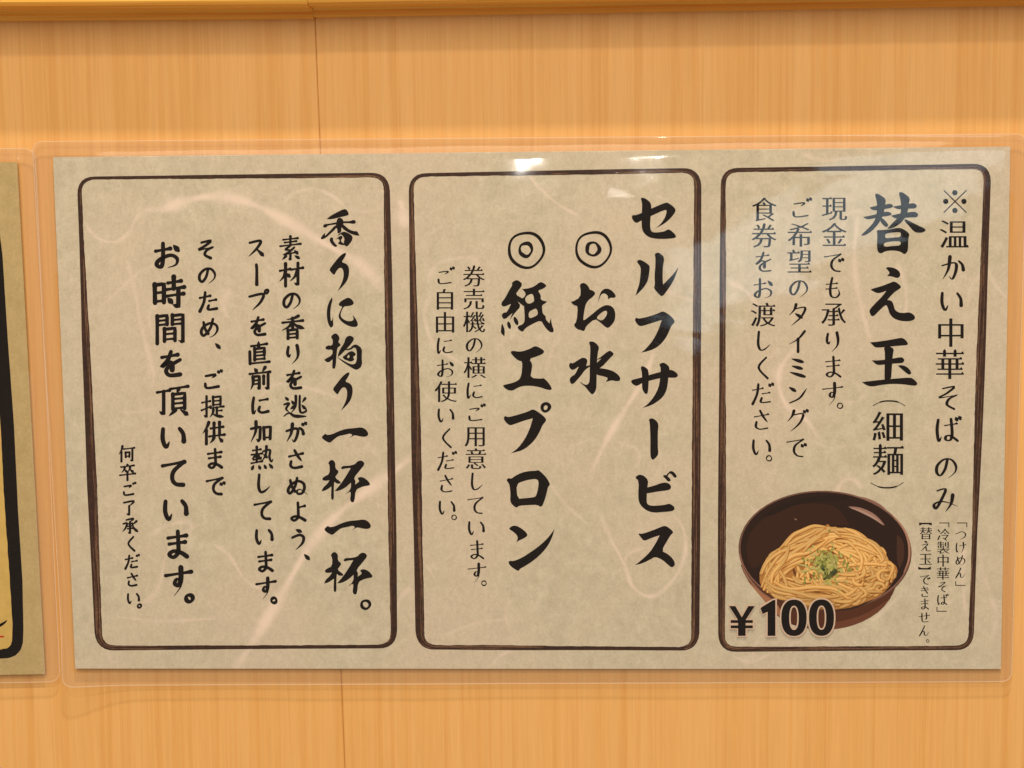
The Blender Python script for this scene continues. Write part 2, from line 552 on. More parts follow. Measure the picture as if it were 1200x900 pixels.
# ------------------------------------------------------------------ washi fibres (printed pale strands)
FIB_SEG = []
def fibre(P, w, a):
    pts = curve_through(P, 5)
    n_ = len(pts)
    for i in range(n_ - 1):
        t = (i + .5) / (n_ - 1)
        e = 1.3 * min(1, min(t, 1 - t) * 7)
        FIB_SEG.append((pts[i], pts[i + 1], 1.2 * w * (.8 + .3 * sin(i * .7 + w)) / 2, a * e * (.82 + .18 * sin(i * 1.1))))
FIB = [
    ([(160, 246), (190, 245), (215, 236), (250, 230), (290, 237), (330, 256), (380, 285), (425, 312), (458, 350)], 15, .62),
    ([(200, 240), (240, 229), (300, 240), (345, 262), (400, 296)], 8, .4),
    ([(330, 240), (345, 226), (372, 222), (398, 236), (412, 255)], 5, .4),
    ([(99, 258), (110, 276), (132, 284), (150, 274), (160, 255), (175, 244)], 5, .42),
    ([(120, 358), (145, 335), (165, 318), (190, 308)], 4, .35),
    ([(148, 300), (158, 340), (165, 380), (180, 440), (176, 455)], 6, .3),
    ([(274, 786), (298, 750), (328, 700), (360, 645), (392, 606), (430, 575), (462, 552), (500, 520)], 15, .66),
    ([(250, 638), (268, 650), (288, 680), (310, 692)], 5, .4),
    ([(160, 712), (185, 690), (195, 650), (215, 625), (245, 610)], 5, .35),
    ([(175, 628), (195, 616), (220, 612), (224, 622), (206, 640)], 7, .35),
    ([(132, 722), (190, 728), (260, 724)], 4, .28),
    ([(300, 470), (320, 452), (340, 450), (380, 460), (400, 470)], 5, .32),
    ([(268, 340), (262, 355), (266, 372)], 12, .28),
    ([(470, 236), (474, 262)], 16, .55),
    ([(618, 203), (634, 222), (655, 240), (680, 254)], 5, .42),
    ([(770, 330), (790, 345), (812, 352)], 7, .3),
    ([(505, 345), (497, 370), (510, 405), (540, 425), (548, 432)], 7, .36),
    ([(500, 330), (515, 308), (550, 302), (562, 312)], 6, .3),
    ([(692, 556), (708, 522), (728, 486), (748, 455), (762, 425), (766, 410)], 9, .6),
    ([(702, 598), (716, 632), (732, 662), (742, 688), (765, 699), (790, 678), (803, 648), (800, 618), (786, 602)], 6, .5),
    ([(728, 662), (738, 648), (756, 642)], 4, .4),
    ([(640, 560), (662, 590), (690, 616)], 5, .28),
    ([(520, 745), (560, 730), (600, 726)], 5, .25),
    ([(576, 782), (584, 770), (600, 762)], 4, .4),
    ([(480, 690), (470, 700), (462, 720)], 7, .35),
    ([(936, 405), (918, 425), (912, 448), (922, 475), (945, 492), (960, 515)], 9, .55),
    ([(978, 582), (986, 566), (1000, 562), (1010, 572)], 6, .45),
    ([(1006, 250), (1001, 300), (1006, 345), (1020, 400)], 9, .4),
    ([(1052, 310), (1062, 340), (1060, 380)], 7, .35),
    ([(1048, 620), (1040, 612), (1030, 604)], 6, .25),
    ([(1020, 730), (1040, 712), (1052, 700)], 5, .4),
    ([(1130, 640), (1128, 680), (1132, 720)], 7, .35),
    ([(1160, 700), (1168, 720), (1162, 750)], 6, .3),
    ([(855, 330), (875, 342), (890, 362)], 8, .35),
    ([(1150, 300), (1164, 330), (1180, 350)], 5, .3),
    ([(940, 180), (965, 188), (1000, 184)], 6, .3),
    ([(862, 770), (880, 776), (905, 765)], 5, .35),
]
for P, w, a in FIB:
    fibre(P, w, a)
rf = random.Random(5)
for k in range(120):
    x, y = rf.uniform(80, 1160), rf.uniform(195, 770)
    an, bend = rf.uniform(0, 6.28), rf.uniform(-.6, .6)
    P = [(x, y)]
    for q in range(4):
        an += bend
        x += cos(an) * rf.uniform(7, 18); y += sin(an) * rf.uniform(7, 18)
        x = min(1165, max(92, x)); y = min(775, max(190, y))
        P.append((x, y))
    fibre(P, rf.uniform(2, 6), rf.uniform(.10, .26))
def strand_field(X, Y):
    """strength of the printed strands at photo pixels X, Y"""
    out = np.zeros_like(X)
    for (x1, y1), (x2, y2), w, a in FIB_SEG:
        m_ = (X > min(x1, x2) - 1.6 * w) & (X < max(x1, x2) + 1.6 * w) & (Y > min(y1, y2) - 1.6 * w) & (Y < max(y1, y2) + 1.6 * w)
        if not m_.any(): continue
        x, y = X[m_], Y[m_]
        dx, dy = x2 - x1, y2 - y1
        t = np.clip(((x - x1) * dx + (y - y1) * dy) / (dx * dx + dy * dy + 1e-9), 0, 1)
        d2 = (x - x1 - t * dx) ** 2 + (y - y1 - t * dy) ** 2
        out[m_] = np.maximum(out[m_], a * np.exp(-(d2 / (w * w * .55)) ** 1.3))
    return out
def paper_face(nx, ny):
    """the front of the paper as a fine grid that carries the strands"""
    v, uv = [], []
    for j in range(ny + 1):
        for i in range(nx + 1):
            s_, t = i / nx, j / ny
            u = (PC[0][0] * (1 - s_) + PC[1][0] * s_) * (1 - t) + (PC[3][0] * (1 - s_) + PC[2][0] * s_) * t
            w = (PC[0][1] * (1 - s_) + PC[1][1] * s_) * (1 - t) + (PC[3][1] * (1 - s_) + PC[2][1] * s_) * t
            v.append(at(u, w, D_PAPER)); uv.append((u, w))
    f = [(j * (nx + 1) + i, (j + 1) * (nx + 1) + i, (j + 1) * (nx + 1) + i + 1, j * (nx + 1) + i + 1) for j in range(ny) for i in range(nx)]
    n0 = len(v)
    k = [0, nx, ny * (nx + 1) + nx, ny * (nx + 1)]
    v += [v[q] + Vector((0, .00022, 0)) for q in k]
    f += [(n0, n0 + 1, n0 + 2, n0 + 3)] + [(k[i], k[(i + 1) % 4], n0 + (i + 1) % 4, n0 + i) for i in range(4)]
    o = link('paper', v, f, M_PAPER, notice)
    A = np.array(uv)
    val = np.concatenate([strand_field(A[:, 0], A[:, 1]), np.zeros(4)])
    at_ = o.data.attributes.new('strand', 'FLOAT', 'POINT')
    at_.data.foreach_set('value', val.astype(np.float32))
    return o
paper = paper_face(560, 300)

# ------------------------------------------------------------------ brush frames
INK_D = D_PAPER + .00003
def frame(ring_pts, widths, seed, mat=None, parent=None, d=INK_D, hair=True, corner=7):
    """closed brush line; ring_pts (x, y, w) clockwise from the top left, straight runs with rounded corners"""
    rnd = random.Random(seed)
    fl = Flat(d)
    P = []
    n_ = len(ring_pts)
    pts = []
    for i in range(n_):
        a, b = ring_pts[i], ring_pts[(i + 1) % n_]
        L_ = hypot(b[0] - a[0], b[1] - a[1])
        m_ = max(2, int(L_ / 5))
        for k in range(m_):
            t = k / m_
            pts.append(tuple(a[j] * (1 - t) + b[j] * t for j in range(3)))
    n_ = len(pts)
    outer, inner = [], []
    w1 = 0
    for i in range(n_):
        a, b = pts[i - 1], pts[(i + 1) % n_]
        dx, dy = b[0] - a[0], b[1] - a[1]
        q = hypot(dx, dy) or 1
        nx, ny = dy / q, -dx / q            # outward for a clockwise ring on screen (y down)
        w = pts[i][2] / 2 * (1.12 if hair else 1.0)
        w1 = w1 * .6 + rnd.uniform(-.35, .35) * .4
        outer.append((pts[i][0] + nx * (w + .25 * w1), pts[i][1] + ny * (w + .25 * w1)))
        j = w1 * 1.1 + rnd.uniform(-.22, .22)
        inner.append((pts[i][0] - nx * (w + j), pts[i][1] - ny * (w + j)))
    fl._push(outer + inner, [[k, (k + 1) % n_, n_ + (k + 1) % n_, n_ + k] for k in range(n_)])
    o = fl.build('printed_frame', mat or M_BROWN, parent or paper)
    if hair:                                # dry brush gaps: slivers of paper showing in the stroke
        g = Flat(d + .000045)
        for _ in range(hair):
            i0 = rnd.randrange(n_); ln = rnd.randrange(5, 26)
            off = rnd.uniform(-.85, -.2) if rnd.random() < .75 else rnd.uniform(-.2, .6)
            seg, ws = [], []
            for k in range(ln):
                i = (i0 + k) % n_
                if i == 0 and k: break
                a, b = pts[i - 1], pts[(i + 1) % n_]
                dx, dy = b[0] - a[0], b[1] - a[1]; q = hypot(dx, dy) or 1
                nx, ny = dy / q, -dx / q
                w = pts[i][2] / 2
                if w < 2.2: break
                seg.append((pts[i][0] + nx * w * off, pts[i][1] + ny * w * off))
                ws.append(rnd.uniform(.25, 1.05) * sin(pi * (k + .5) / ln))
            if len(seg) > 3:
                g.ribbon(seg, ws, cap=False)
        if g.v:
            tag(g.build('brush_gap', M_GAPINK, paper), kind='stuff')
    return o
M_GAPINK = plain('thin_brown_ink', (.20, .105, .060), .6, .2, .3)

def rr(tl, tr, br, bl, r, wt, wr, wb, wl, mids=()):
    """rounded quad as (x, y, w) points"""
    C = [tl, tr, br, bl]
    Wn = [wt, wr, wb, wl]              # width function of t on each side
    out = []
    for s in range(4):
        a, b = C[s], C[(s + 1) % 4]
        L_ = hypot(b[0] - a[0], b[1] - a[1])
        ux, uy = (b[0] - a[0]) / L_, (b[1] - a[1]) / L_
        a2 = (a[0] + ux * r, a[1] + uy * r); b2 = (b[0] - ux * r, b[1] - uy * r)
        nseg = 9
        for k in range(nseg + 1):
            t = k / nseg
            w = Wn[s]
            f_ = t * (len(w) - 1); i = min(int(f_), len(w) - 2); fr = f_ - i
            out.append((a2[0] + (b2[0] - a2[0]) * t, a2[1] + (b2[1] - a2[1]) * t, w[i] * (1 - fr) + w[i + 1] * fr))
        c = C[(s + 1) % 4]; d = C[(s + 2) % 4]
        L2 = hypot(d[0] - c[0], d[1] - c[1])
        e = (c[0] + (d[0] - c[0]) / L2 * r, c[1] + (d[1] - c[1]) / L2 * r)
        w0, w1 = Wn[s][-1], Wn[(s + 1) % 4][0]
        for k in range(1, 6):
            t = k / 6
            x = (1 - t) ** 2 * b2[0] + 2 * t * (1 - t) * c[0] + t * t * e[0]
            y = (1 - t) ** 2 * b2[1] + 2 * t * (1 - t) * c[1] + t * t * e[1]
            out.append((x, y, w0 * (1 - t) + w1 * t))
    return out
frame(rr((92.5, 208.8), (453, 205), (462, 757.5), (116, 759.5), 19,
         (3.2, 3.8, 4.6, 4.8), (6.5, 8.4, 8.2, 8.0, 8.6, 6.5), (4.0, 3.6, 4.2, 5.0), (8, 8.5, 10.5, 9, 8.5, 5.2, 4.6)), None, 1, hair=90)
frame(rr((481.5, 205.2), (817.8, 199.5), (814.8, 760.3), (492.5, 758.5), 19,
         (3.6, 4.4, 5.0, 5.0), (7.5, 8.6, 8.8, 9.2, 8.4), (3.8, 3.8, 5.0, 4.6), (9.5, 9, 10.8, 8.8, 7, 5)), None, 2, hair=110)
frame(rr((847.5, 199.5), (1157.5, 194.8), (1137.5, 759.2), (845.5, 761), 18,
         (4.6, 4.6, 5.0, 5.4), (7.6, 8, 9.6, 8.4, 5, 5.6), (4.6, 4.4, 4.8, 5.2), (7, 8.5, 8.0, 6.5, 7, 5)), None, 3, hair=110)
# thick black frame of the left notice, then the tips of its writing
frame([(-280, 232, 14), (-24, 231, 14), (-12, 242, 15), (-4.5, 300, 15), (1.5, 400, 15.5), (8.5, 500, 16), (13.5, 600, 15.5),
       (19, 680, 14.5), (21, 735, 13), (20.5, 752, 13), (18.5, 758.5, 13), (14.5, 763, 12.5), (9, 765.5, 11.5), (0, 766.5, 10.5), (-30, 767, 10), (-270, 770, 11)],
      None, 6, M_INK, paper2, hair=0)
pan = Flat(INK_D - .00002)
pan._push([(-280, 232), (-16, 232), (-3, 300), (9, 500), (14, 600), (21, 735), (20, 755), (13, 763), (0, 766), (-270, 770)],
          [[0, 1, 2, 3, 4, 5, 6, 7, 8, 9]])
pan.build('printed_panel', plain('yellow_print', (.68, .49, .155), .7, .15, .06, 300), paper2)
t2 = Flat(INK_D)
t2.poly([[(-14, 738), (-4, 732.5), (2, 730), (8.5, 726.2), (7, 730), (1, 734.5), (-10, 739)]])
t2.build('lettering', M_INK, paper2)
t3 = Flat(INK_D)
t3.poly([[(-8, 745), (4.6, 745), (4.6, 747), (-8, 747.4)]], smooth=0)
t3.build('red_mark', plain('red_ink', (.55, .03, .01)), paper2)

# ------------------------------------------------------------------ large brush characters, outlined
# (origin x, origin y, pixels per photo pixel, shapes); a shape is one ring, or a list of rings (outline, holes)
SE = (720, 220, 9, [
 [(195,285),(215,292),(285,268),(400,215),(540,155),(570,160),(630,205),(650,240),(620,290),(565,350),(500,395),(440,425),(490,380),(535,315),(555,240),(530,232),(390,297),(285,345),(225,380),(178,315)],
 [(275,110),(300,103),(340,120),(390,165),(388,260),(378,350),(378,430),(392,462),(420,472),(470,470),(530,460),(560,438),(590,445),(640,490),(652,515),(640,530),(560,540),(450,540),(370,525),(320,490),(290,440),(285,340),(292,200),(290,150)]])
RU = (720, 290, 9, [
 [(232,150),(262,126),(310,145),(365,185),(375,210),(358,340),(320,410),(270,465),(222,510),(240,450),(262,390),(275,290),(280,205)],
 [(422,75),(445,55),(475,55),(530,105),(512,200),(508,330),(515,390),(580,325),(635,265),(675,205),(655,275),(620,360),(560,450),(505,522),(470,495),(414,430),(428,390),(422,300),(432,200),(433,100)]])
FU = (720, 350, 9, [
 [(217,215),(232,198),(255,212),(350,192),(470,152),(505,132),(540,145),(600,185),(638,235),(630,258),(600,285),(575,350),(540,420),(480,490),(410,535),(340,557),(283,568),(330,530),(400,450),(460,340),(500,225),(430,245),(340,275),(275,293),(245,275),(218,235)]])
SA = (720, 410, 9, [
 [(180,320),(200,312),(290,290),(400,255),(490,232),(560,210),(610,212),(655,240),(672,265),(660,290),(620,295),(560,292),(470,300),(370,325),(300,345),(240,382),(205,372),(175,340)],
 [(275,180),(298,170),(330,185),(362,215),(362,340),(355,440),(345,465),(325,465),(300,430),(290,390),(292,250)],
 [(470,152),(510,132),(545,145),(585,185),(572,240),(566,340),(550,430),(510,500),(440,555),(380,588),(300,612),(360,565),(420,490),(465,400),(482,310),(490,190)]])
BAR = (720, 480, 9, [
 [(360,108),(390,88),(430,105),(467,150),(458,240),(458,390),(466,465),(440,505),(405,533),(388,515),(378,480),(380,300),(372,125)]])
BI = (720, 540, 9, [
 [(217,178),(245,152),(275,145),(315,160),(358,205),(350,270),(342,350),(340,430),(350,460),(390,475),(470,472),(545,462),(575,450),(615,470),(637,495),(630,520),(600,533),(520,540),(410,548),(340,525),(290,485),(260,440),(250,370),(258,210)],
 [(330,285),(420,262),(500,232),(545,228),(585,245),(600,275),(590,300),(560,312),(470,322),(400,335),(330,345)],
 [(508,158),(530,150),(550,152),(580,180),(596,205),(585,218),(560,215),(545,195)],
 [(570,118),(600,105),(630,120),(660,160),(650,178),(630,178),(610,150),(590,135)],
 [(540,158),(560,135),(585,112),(600,122),(575,140),(558,165)]])
SU = (720, 590, 9, [
 [(252,322),(262,315),(290,322),(400,285),(500,243),(530,236),(560,245),(610,285),(622,308),(600,325),(570,370),(495,500),(560,530),(615,580),(640,630),(632,660),(605,675),(575,655),(510,595),(430,560),(380,590),(300,630),(218,650),(270,610),(370,520),(430,430),(478,335),(400,360),(312,397),(285,365)]])
O_ = (650, 310, 9, [
 [[(168,388),(190,392),(270,345),(275,260),(262,215),(292,192),(330,200),(362,240),(368,265),(400,272),(432,300),(410,335),(345,385),(320,440),(300,580),(310,590),(400,520),(470,460),(530,428),(580,428),(625,460),(642,520),(635,590),(600,640),(562,673),(530,655),(480,610),(425,570),(330,650),(320,690),(300,705),(275,690),(240,685),(198,640),(232,600),(245,440),(215,432),(190,420)],
  [(435,562),(500,500),(545,483),(555,510),(540,550),(510,585),(480,590)]],
 [(455,405),(468,340),(490,280),(530,252),(580,258),(625,295),(648,335),(630,352),(590,348),(563,368),(562,335),(545,312),(515,302),(485,320)]])
MIZU = (650, 380, 9, [
 [(360,188),(385,178),(425,190),(460,225),(468,250),(455,300),(446,400),(442,600),(440,690),(400,747),(370,720),(320,655),(285,630),(262,603),(320,640),(350,635),(370,600),(370,400),(378,240)],
 [(150,425),(168,403),(190,415),(250,375),(300,347),(350,372),(332,440),(375,430),(375,445),(325,475),(270,550),(190,640),(160,610),(158,570),(185,545),(215,530),(255,445),(190,488),(155,460)],
 [(440,378),(500,335),(570,277),(600,285),(628,315),(590,350),(490,460),(430,470),(440,410),(495,360),(480,365)],
 [(430,460),(500,465),(560,475),(620,495),(670,530),(695,570),(685,598),(650,600),(600,590),(540,608),(565,565),(520,550),(430,530)]])
KAMI = (570, 320, 9, [
 [(265,103),(310,72),(345,80),(383,120),(340,180),(305,225),(385,270),(400,300),(395,350),(330,300),(365,350),(300,420),(245,495),(275,420),(190,495),(162,460),(165,430),(190,415),(215,415),(260,325),(178,360),(150,322),(200,260),(240,180),(275,125)],
 [(285,465),(305,460),(335,500),(340,540),(325,555),(300,530),(287,500)],
 [(220,515),(240,512),(262,550),(255,595),(230,580),(218,545)],
 [(160,540),(170,535),(195,600),(190,668),(150,630),(155,590)],
 [[(375,165),(400,168),(470,155),(520,130),(565,92),(605,105),(638,135),(600,165),(540,185),(575,230),(572,285),(640,300),(620,320),(585,340),(590,390),(595,430),(628,455),(625,490),(665,530),(680,470),(690,545),(714,605),(700,628),(660,618),(610,560),(575,495),(480,540),(410,580),(385,622),(350,605),(325,575),(340,555),(385,540),(405,500),(400,400),(395,330),(380,290),(370,268),(400,255),(418,215)],
  [(405,275),(425,240),(470,218),(490,225),(500,255),(505,300),(455,325),(425,315)],
  [(445,410),(490,385),(530,370),(548,435),(500,465),(448,478)]]])
E_ = (570, 400, 9, [
 [(250,112),(280,98),(340,110),(400,100),(465,75),(512,47),(560,65),(612,100),(600,130),(530,160),(450,185),(485,240),(478,300),(463,385),(580,395),(603,385),(650,430),(693,495),(680,515),(640,510),(560,482),(470,468),(390,470),(330,488),(280,520),(230,517),(190,490),(172,465),(200,455),(280,438),(340,410),(365,370),(376,300),(378,210),(340,205),(290,165)]])
PU = (570, 460, 9, [
 [(183,262),(200,245),(225,262),(330,235),(440,200),(490,173),(540,200),(600,245),(632,280),(625,305),(590,345),(560,420),(510,500),(440,570),(370,612),(320,625),(260,640),(330,590),(400,500),(455,390),(490,272),(400,295),(310,328),(250,348),(215,325),(188,290)],
 [[(567,155),(580,118),(620,98),(660,105),(688,140),(680,175),(650,205),(615,215),(580,195)],
  [(603,160),(612,138),(635,132),(648,150),(640,175),(622,187),(608,178)]]])
RO = (570, 535, 9, [
 [[(210,250),(230,225),(262,235),(300,205),(370,170),(450,152),(530,150),(548,140),(600,185),(640,230),(675,295),(650,318),(635,390),(608,480),(580,537),(535,508),(440,512),(345,518),(318,542),(280,515),(250,478),(255,400),(245,310),(238,285)],
  [(315,290),(400,255),(470,240),(530,237),(552,262),(545,340),(525,415),(500,430),(400,440),(328,446)]]])
NN = (570, 590, 9, [
 [(235,268),(262,240),(305,232),(350,250),(405,290),(435,325),(425,350),(380,375),(335,395),(315,412),(333,365),(320,330),(280,295)],
 [(235,610),(250,605),(290,607),(370,575),(480,505),(580,430),(660,350),(718,270),(700,340),(660,430),(590,520),(500,600),(400,665),(355,688),(340,713),(310,700),(260,665),(233,630)]])
KAE = (1000, 215, 9, [
 [(225,112),(250,105),(290,125),(345,165),(335,230),(320,320),(290,390),(230,470),(160,530),(95,555),(80,545),(140,490),(200,430),(235,370),(248,300),(250,200)],
 [(170,255),(200,245),(260,232),(340,222),(385,212),(415,225),(420,245),(395,260),(340,268),(250,285),(200,280)],
 [(105,352),(150,345),(240,325),(310,305),(360,295),(400,310),(405,330),(360,345),(300,350),(220,368),(160,380),(125,370)],
 [(290,360),(320,375),(365,425),(368,450),(345,462),(320,445),(285,405)],
 [(478,100),(500,88),(540,105),(600,155),(585,210),(575,300),(530,390),(460,450),(400,475),(355,478),(420,410),(480,350),(505,290),(500,180)],
 [(415,245),(460,235),(540,225),(600,210),(650,208),(675,240),(650,265),(590,265),(480,275),(440,260)],
 [(395,340),(450,325),(540,310),(620,298),(665,302),(688,330),(670,358),(600,358),(500,368),(440,370)],
 [(540,370),(600,400),(680,440),(745,470),(768,495),(740,515),(690,522),(640,510),(590,450),(540,400)],
 [[(243,492),(290,492),(380,485),(450,470),(500,468),(560,500),(595,535),(580,580),(578,700),(560,735),(535,748),(500,720),(430,705),(340,712),(290,742),(255,720),(248,640),(255,540)],
  [(335,530),(410,518),(490,512),(503,530),(498,565),(420,570),(335,580)],
  [(322,625),(410,610),(500,608),(498,655),(420,658),(322,670)]]])
EE = (1000, 300, 9, [
 [(340,125),(370,115),(430,125),(480,155),(497,190),(490,220),(460,235),(410,215),(357,210),(385,178),(365,150)],
 [(182,355),(210,342),(290,320),(370,290),(425,267),(460,280),(508,322),(490,345),(440,375),(395,420),(358,465),(385,465),(415,485),(428,530),(440,570),(475,595),(530,602),(585,592),(630,612),(655,645),(640,675),(580,690),(500,685),(430,662),(385,615),(365,550),(350,515),(320,530),(260,590),(215,635),(190,635),(168,590),(175,560),(240,490),(310,420),(350,365),(300,385),(255,393),(220,378)]])
TAMA = (1000, 370, 9, [
 [(175,280),(250,275),(380,255),(470,238),(510,232),(545,248),(578,290),(570,310),(500,315),(380,325),(290,335),(230,335),(200,305)],
 [(320,325),(380,320),(430,350),(418,400),(408,520),(398,690),(330,690),(328,600),(335,400)],
 [(195,470),(260,472),(400,455),(500,435),(525,445),(542,470),(520,500),(450,502),(350,512),(260,522),(225,500)],
 [(90,700),(150,692),(300,675),(450,662),(600,650),(640,670),(680,715),(660,738),(610,735),(520,722),(400,718),(290,730),(200,748),(140,735)],
 [(468,525),(520,520),(575,545),(610,590),(608,618),(580,620),(530,580)]])
KAO = (360, 235, 9, [
 [(205,195),(240,165),(310,125),(390,87),(420,98),(443,145),(420,160),(350,175),(290,190),(250,198)],
 [(315,190),(345,178),(380,200),(385,240),(360,290),(360,330),(330,350),(318,340),(318,300),(300,280)],
 [(165,268),(180,248),(230,245),(310,228),(380,218),(450,218),(485,202),(510,212),(515,235),(490,248),(440,238),(370,240),(300,252),(220,262),(200,285),(175,285)],
 [(330,250),(300,300),(240,355),(195,395),(150,412),(142,395),(160,370),(185,340),(190,372),(240,320),(290,265)],
 [(370,240),(400,270),(450,310),(500,325),(525,320),(552,370),(520,370),(470,355),(410,325),(360,285)],
 [(235,405),(255,385),(275,395),(270,420),(300,460),(320,478),(300,492),(270,475),(240,435)],
 [(330,355),(380,325),(430,340),(480,375),(475,420),(445,460),(420,488),(390,470),(385,440),(395,400),(360,350),(320,375)],
 [(300,410),(355,365),(378,385),(350,425),(380,450),(410,470),(360,470),(325,455),(330,440),(345,430),(330,400)]])
RI = (360, 285, 9, [
 [(400,100),(413,110),(395,150),(360,200),(410,215),(440,250),(443,320),(425,390),(380,450),(320,505),(355,440),(382,370),(385,300),(368,262),(340,258),(310,290),(285,340),(255,310),(230,280),(275,220),(330,150),(370,115)]])
NI = (360, 335, 9, [
 [(262,120),(268,150),(250,210),(243,300),(250,370),(265,360),(275,300),(272,370),(277,415),(258,442),(235,430),(212,370),(205,290),(212,220),(235,160)],
 [(330,195),(350,165),(400,135),(435,122),(470,140),(495,180),(480,200),(440,213),(385,215),(360,270),(350,310),(370,345),(420,372),(470,372),(492,355),(478,305),(515,350),(538,405),(525,430),(485,435),(430,420),(370,385),(325,330),(345,270),(372,215),(340,212)]])
KODA = (360, 380, 9, [
 [(245,130),(290,93),(320,105),(345,145),(325,190),(355,210),(345,232),(318,245),(310,320),(300,460),(275,472),(262,455),(268,370),(220,408),(175,375),(200,360),(265,325),(270,265),(205,270),(188,245),(215,222),(265,225),(272,165)],
 [(405,140),(450,115),(500,145),(470,200),(410,265),(330,345),(320,330),(350,255),(390,200)],
 [(400,262),(450,255),(480,220),(520,210),(580,255),(575,340),(580,440),(525,485),(480,465),(400,415),(340,370),(315,345),(360,370),(430,410),(480,425),(515,410),(525,340),(520,265),(500,240),(460,270),(410,275)],
 [[(370,345),(400,325),(440,290),(475,280),(515,310),(505,330),(480,345),(500,370),(480,388),(450,395),(420,380),(390,370)],
  [(418,345),(438,318),(450,342),(434,360)]]])
RI2 = (364.1, 425, 9, RI[3])
ICHI = (360, 490, 9, [
 [(152,200),(175,175),(195,163),(205,178),(260,172),(330,138),(410,112),(500,105),(570,95),(615,115),(645,155),(640,185),(605,198),(555,192),(500,178),(470,195),(440,212),(480,180),(455,160),(400,175),(330,188),(280,225),(240,262),(200,245),(165,220)]])
HAI = (360, 490, 9, [
 [(218,470),(258,433),(298,465),(295,530),(335,560),(318,590),(290,625),(350,670),(355,690),(310,690),(285,670),(280,760),(282,850),(265,865),(250,845),(255,720),(200,760),(152,772),(165,735),(215,690),(235,655),(175,662),(155,640),(180,615),(235,590),(238,500)],
 [(355,525),(375,503),(430,503),(500,490),(530,455),(560,445),(590,455),(608,485),(560,545),(490,630),(510,660),(505,700),(555,665),(525,632),(570,618),(620,640),(665,690),(655,710),(610,715),(560,730),(510,760),(500,870),(480,893),(450,870),(460,800),(455,770),(400,805),(460,750),(462,680),(400,735),(330,768),(290,768),(350,700),(410,610),(460,525),(400,530),(365,540)]])
ICHI2 = (363, 598, 9, ICHI[3])
HAI2 = (363, 598, 9, HAI[3])

def big(fl, G):
    ox, oy, s, shapes = G
    for sh in shapes:
        rings = sh if isinstance(sh[0], list) else [sh]
        fl.poly([[(ox + x / s, oy + y / s) for x, y in r] for r in rings])

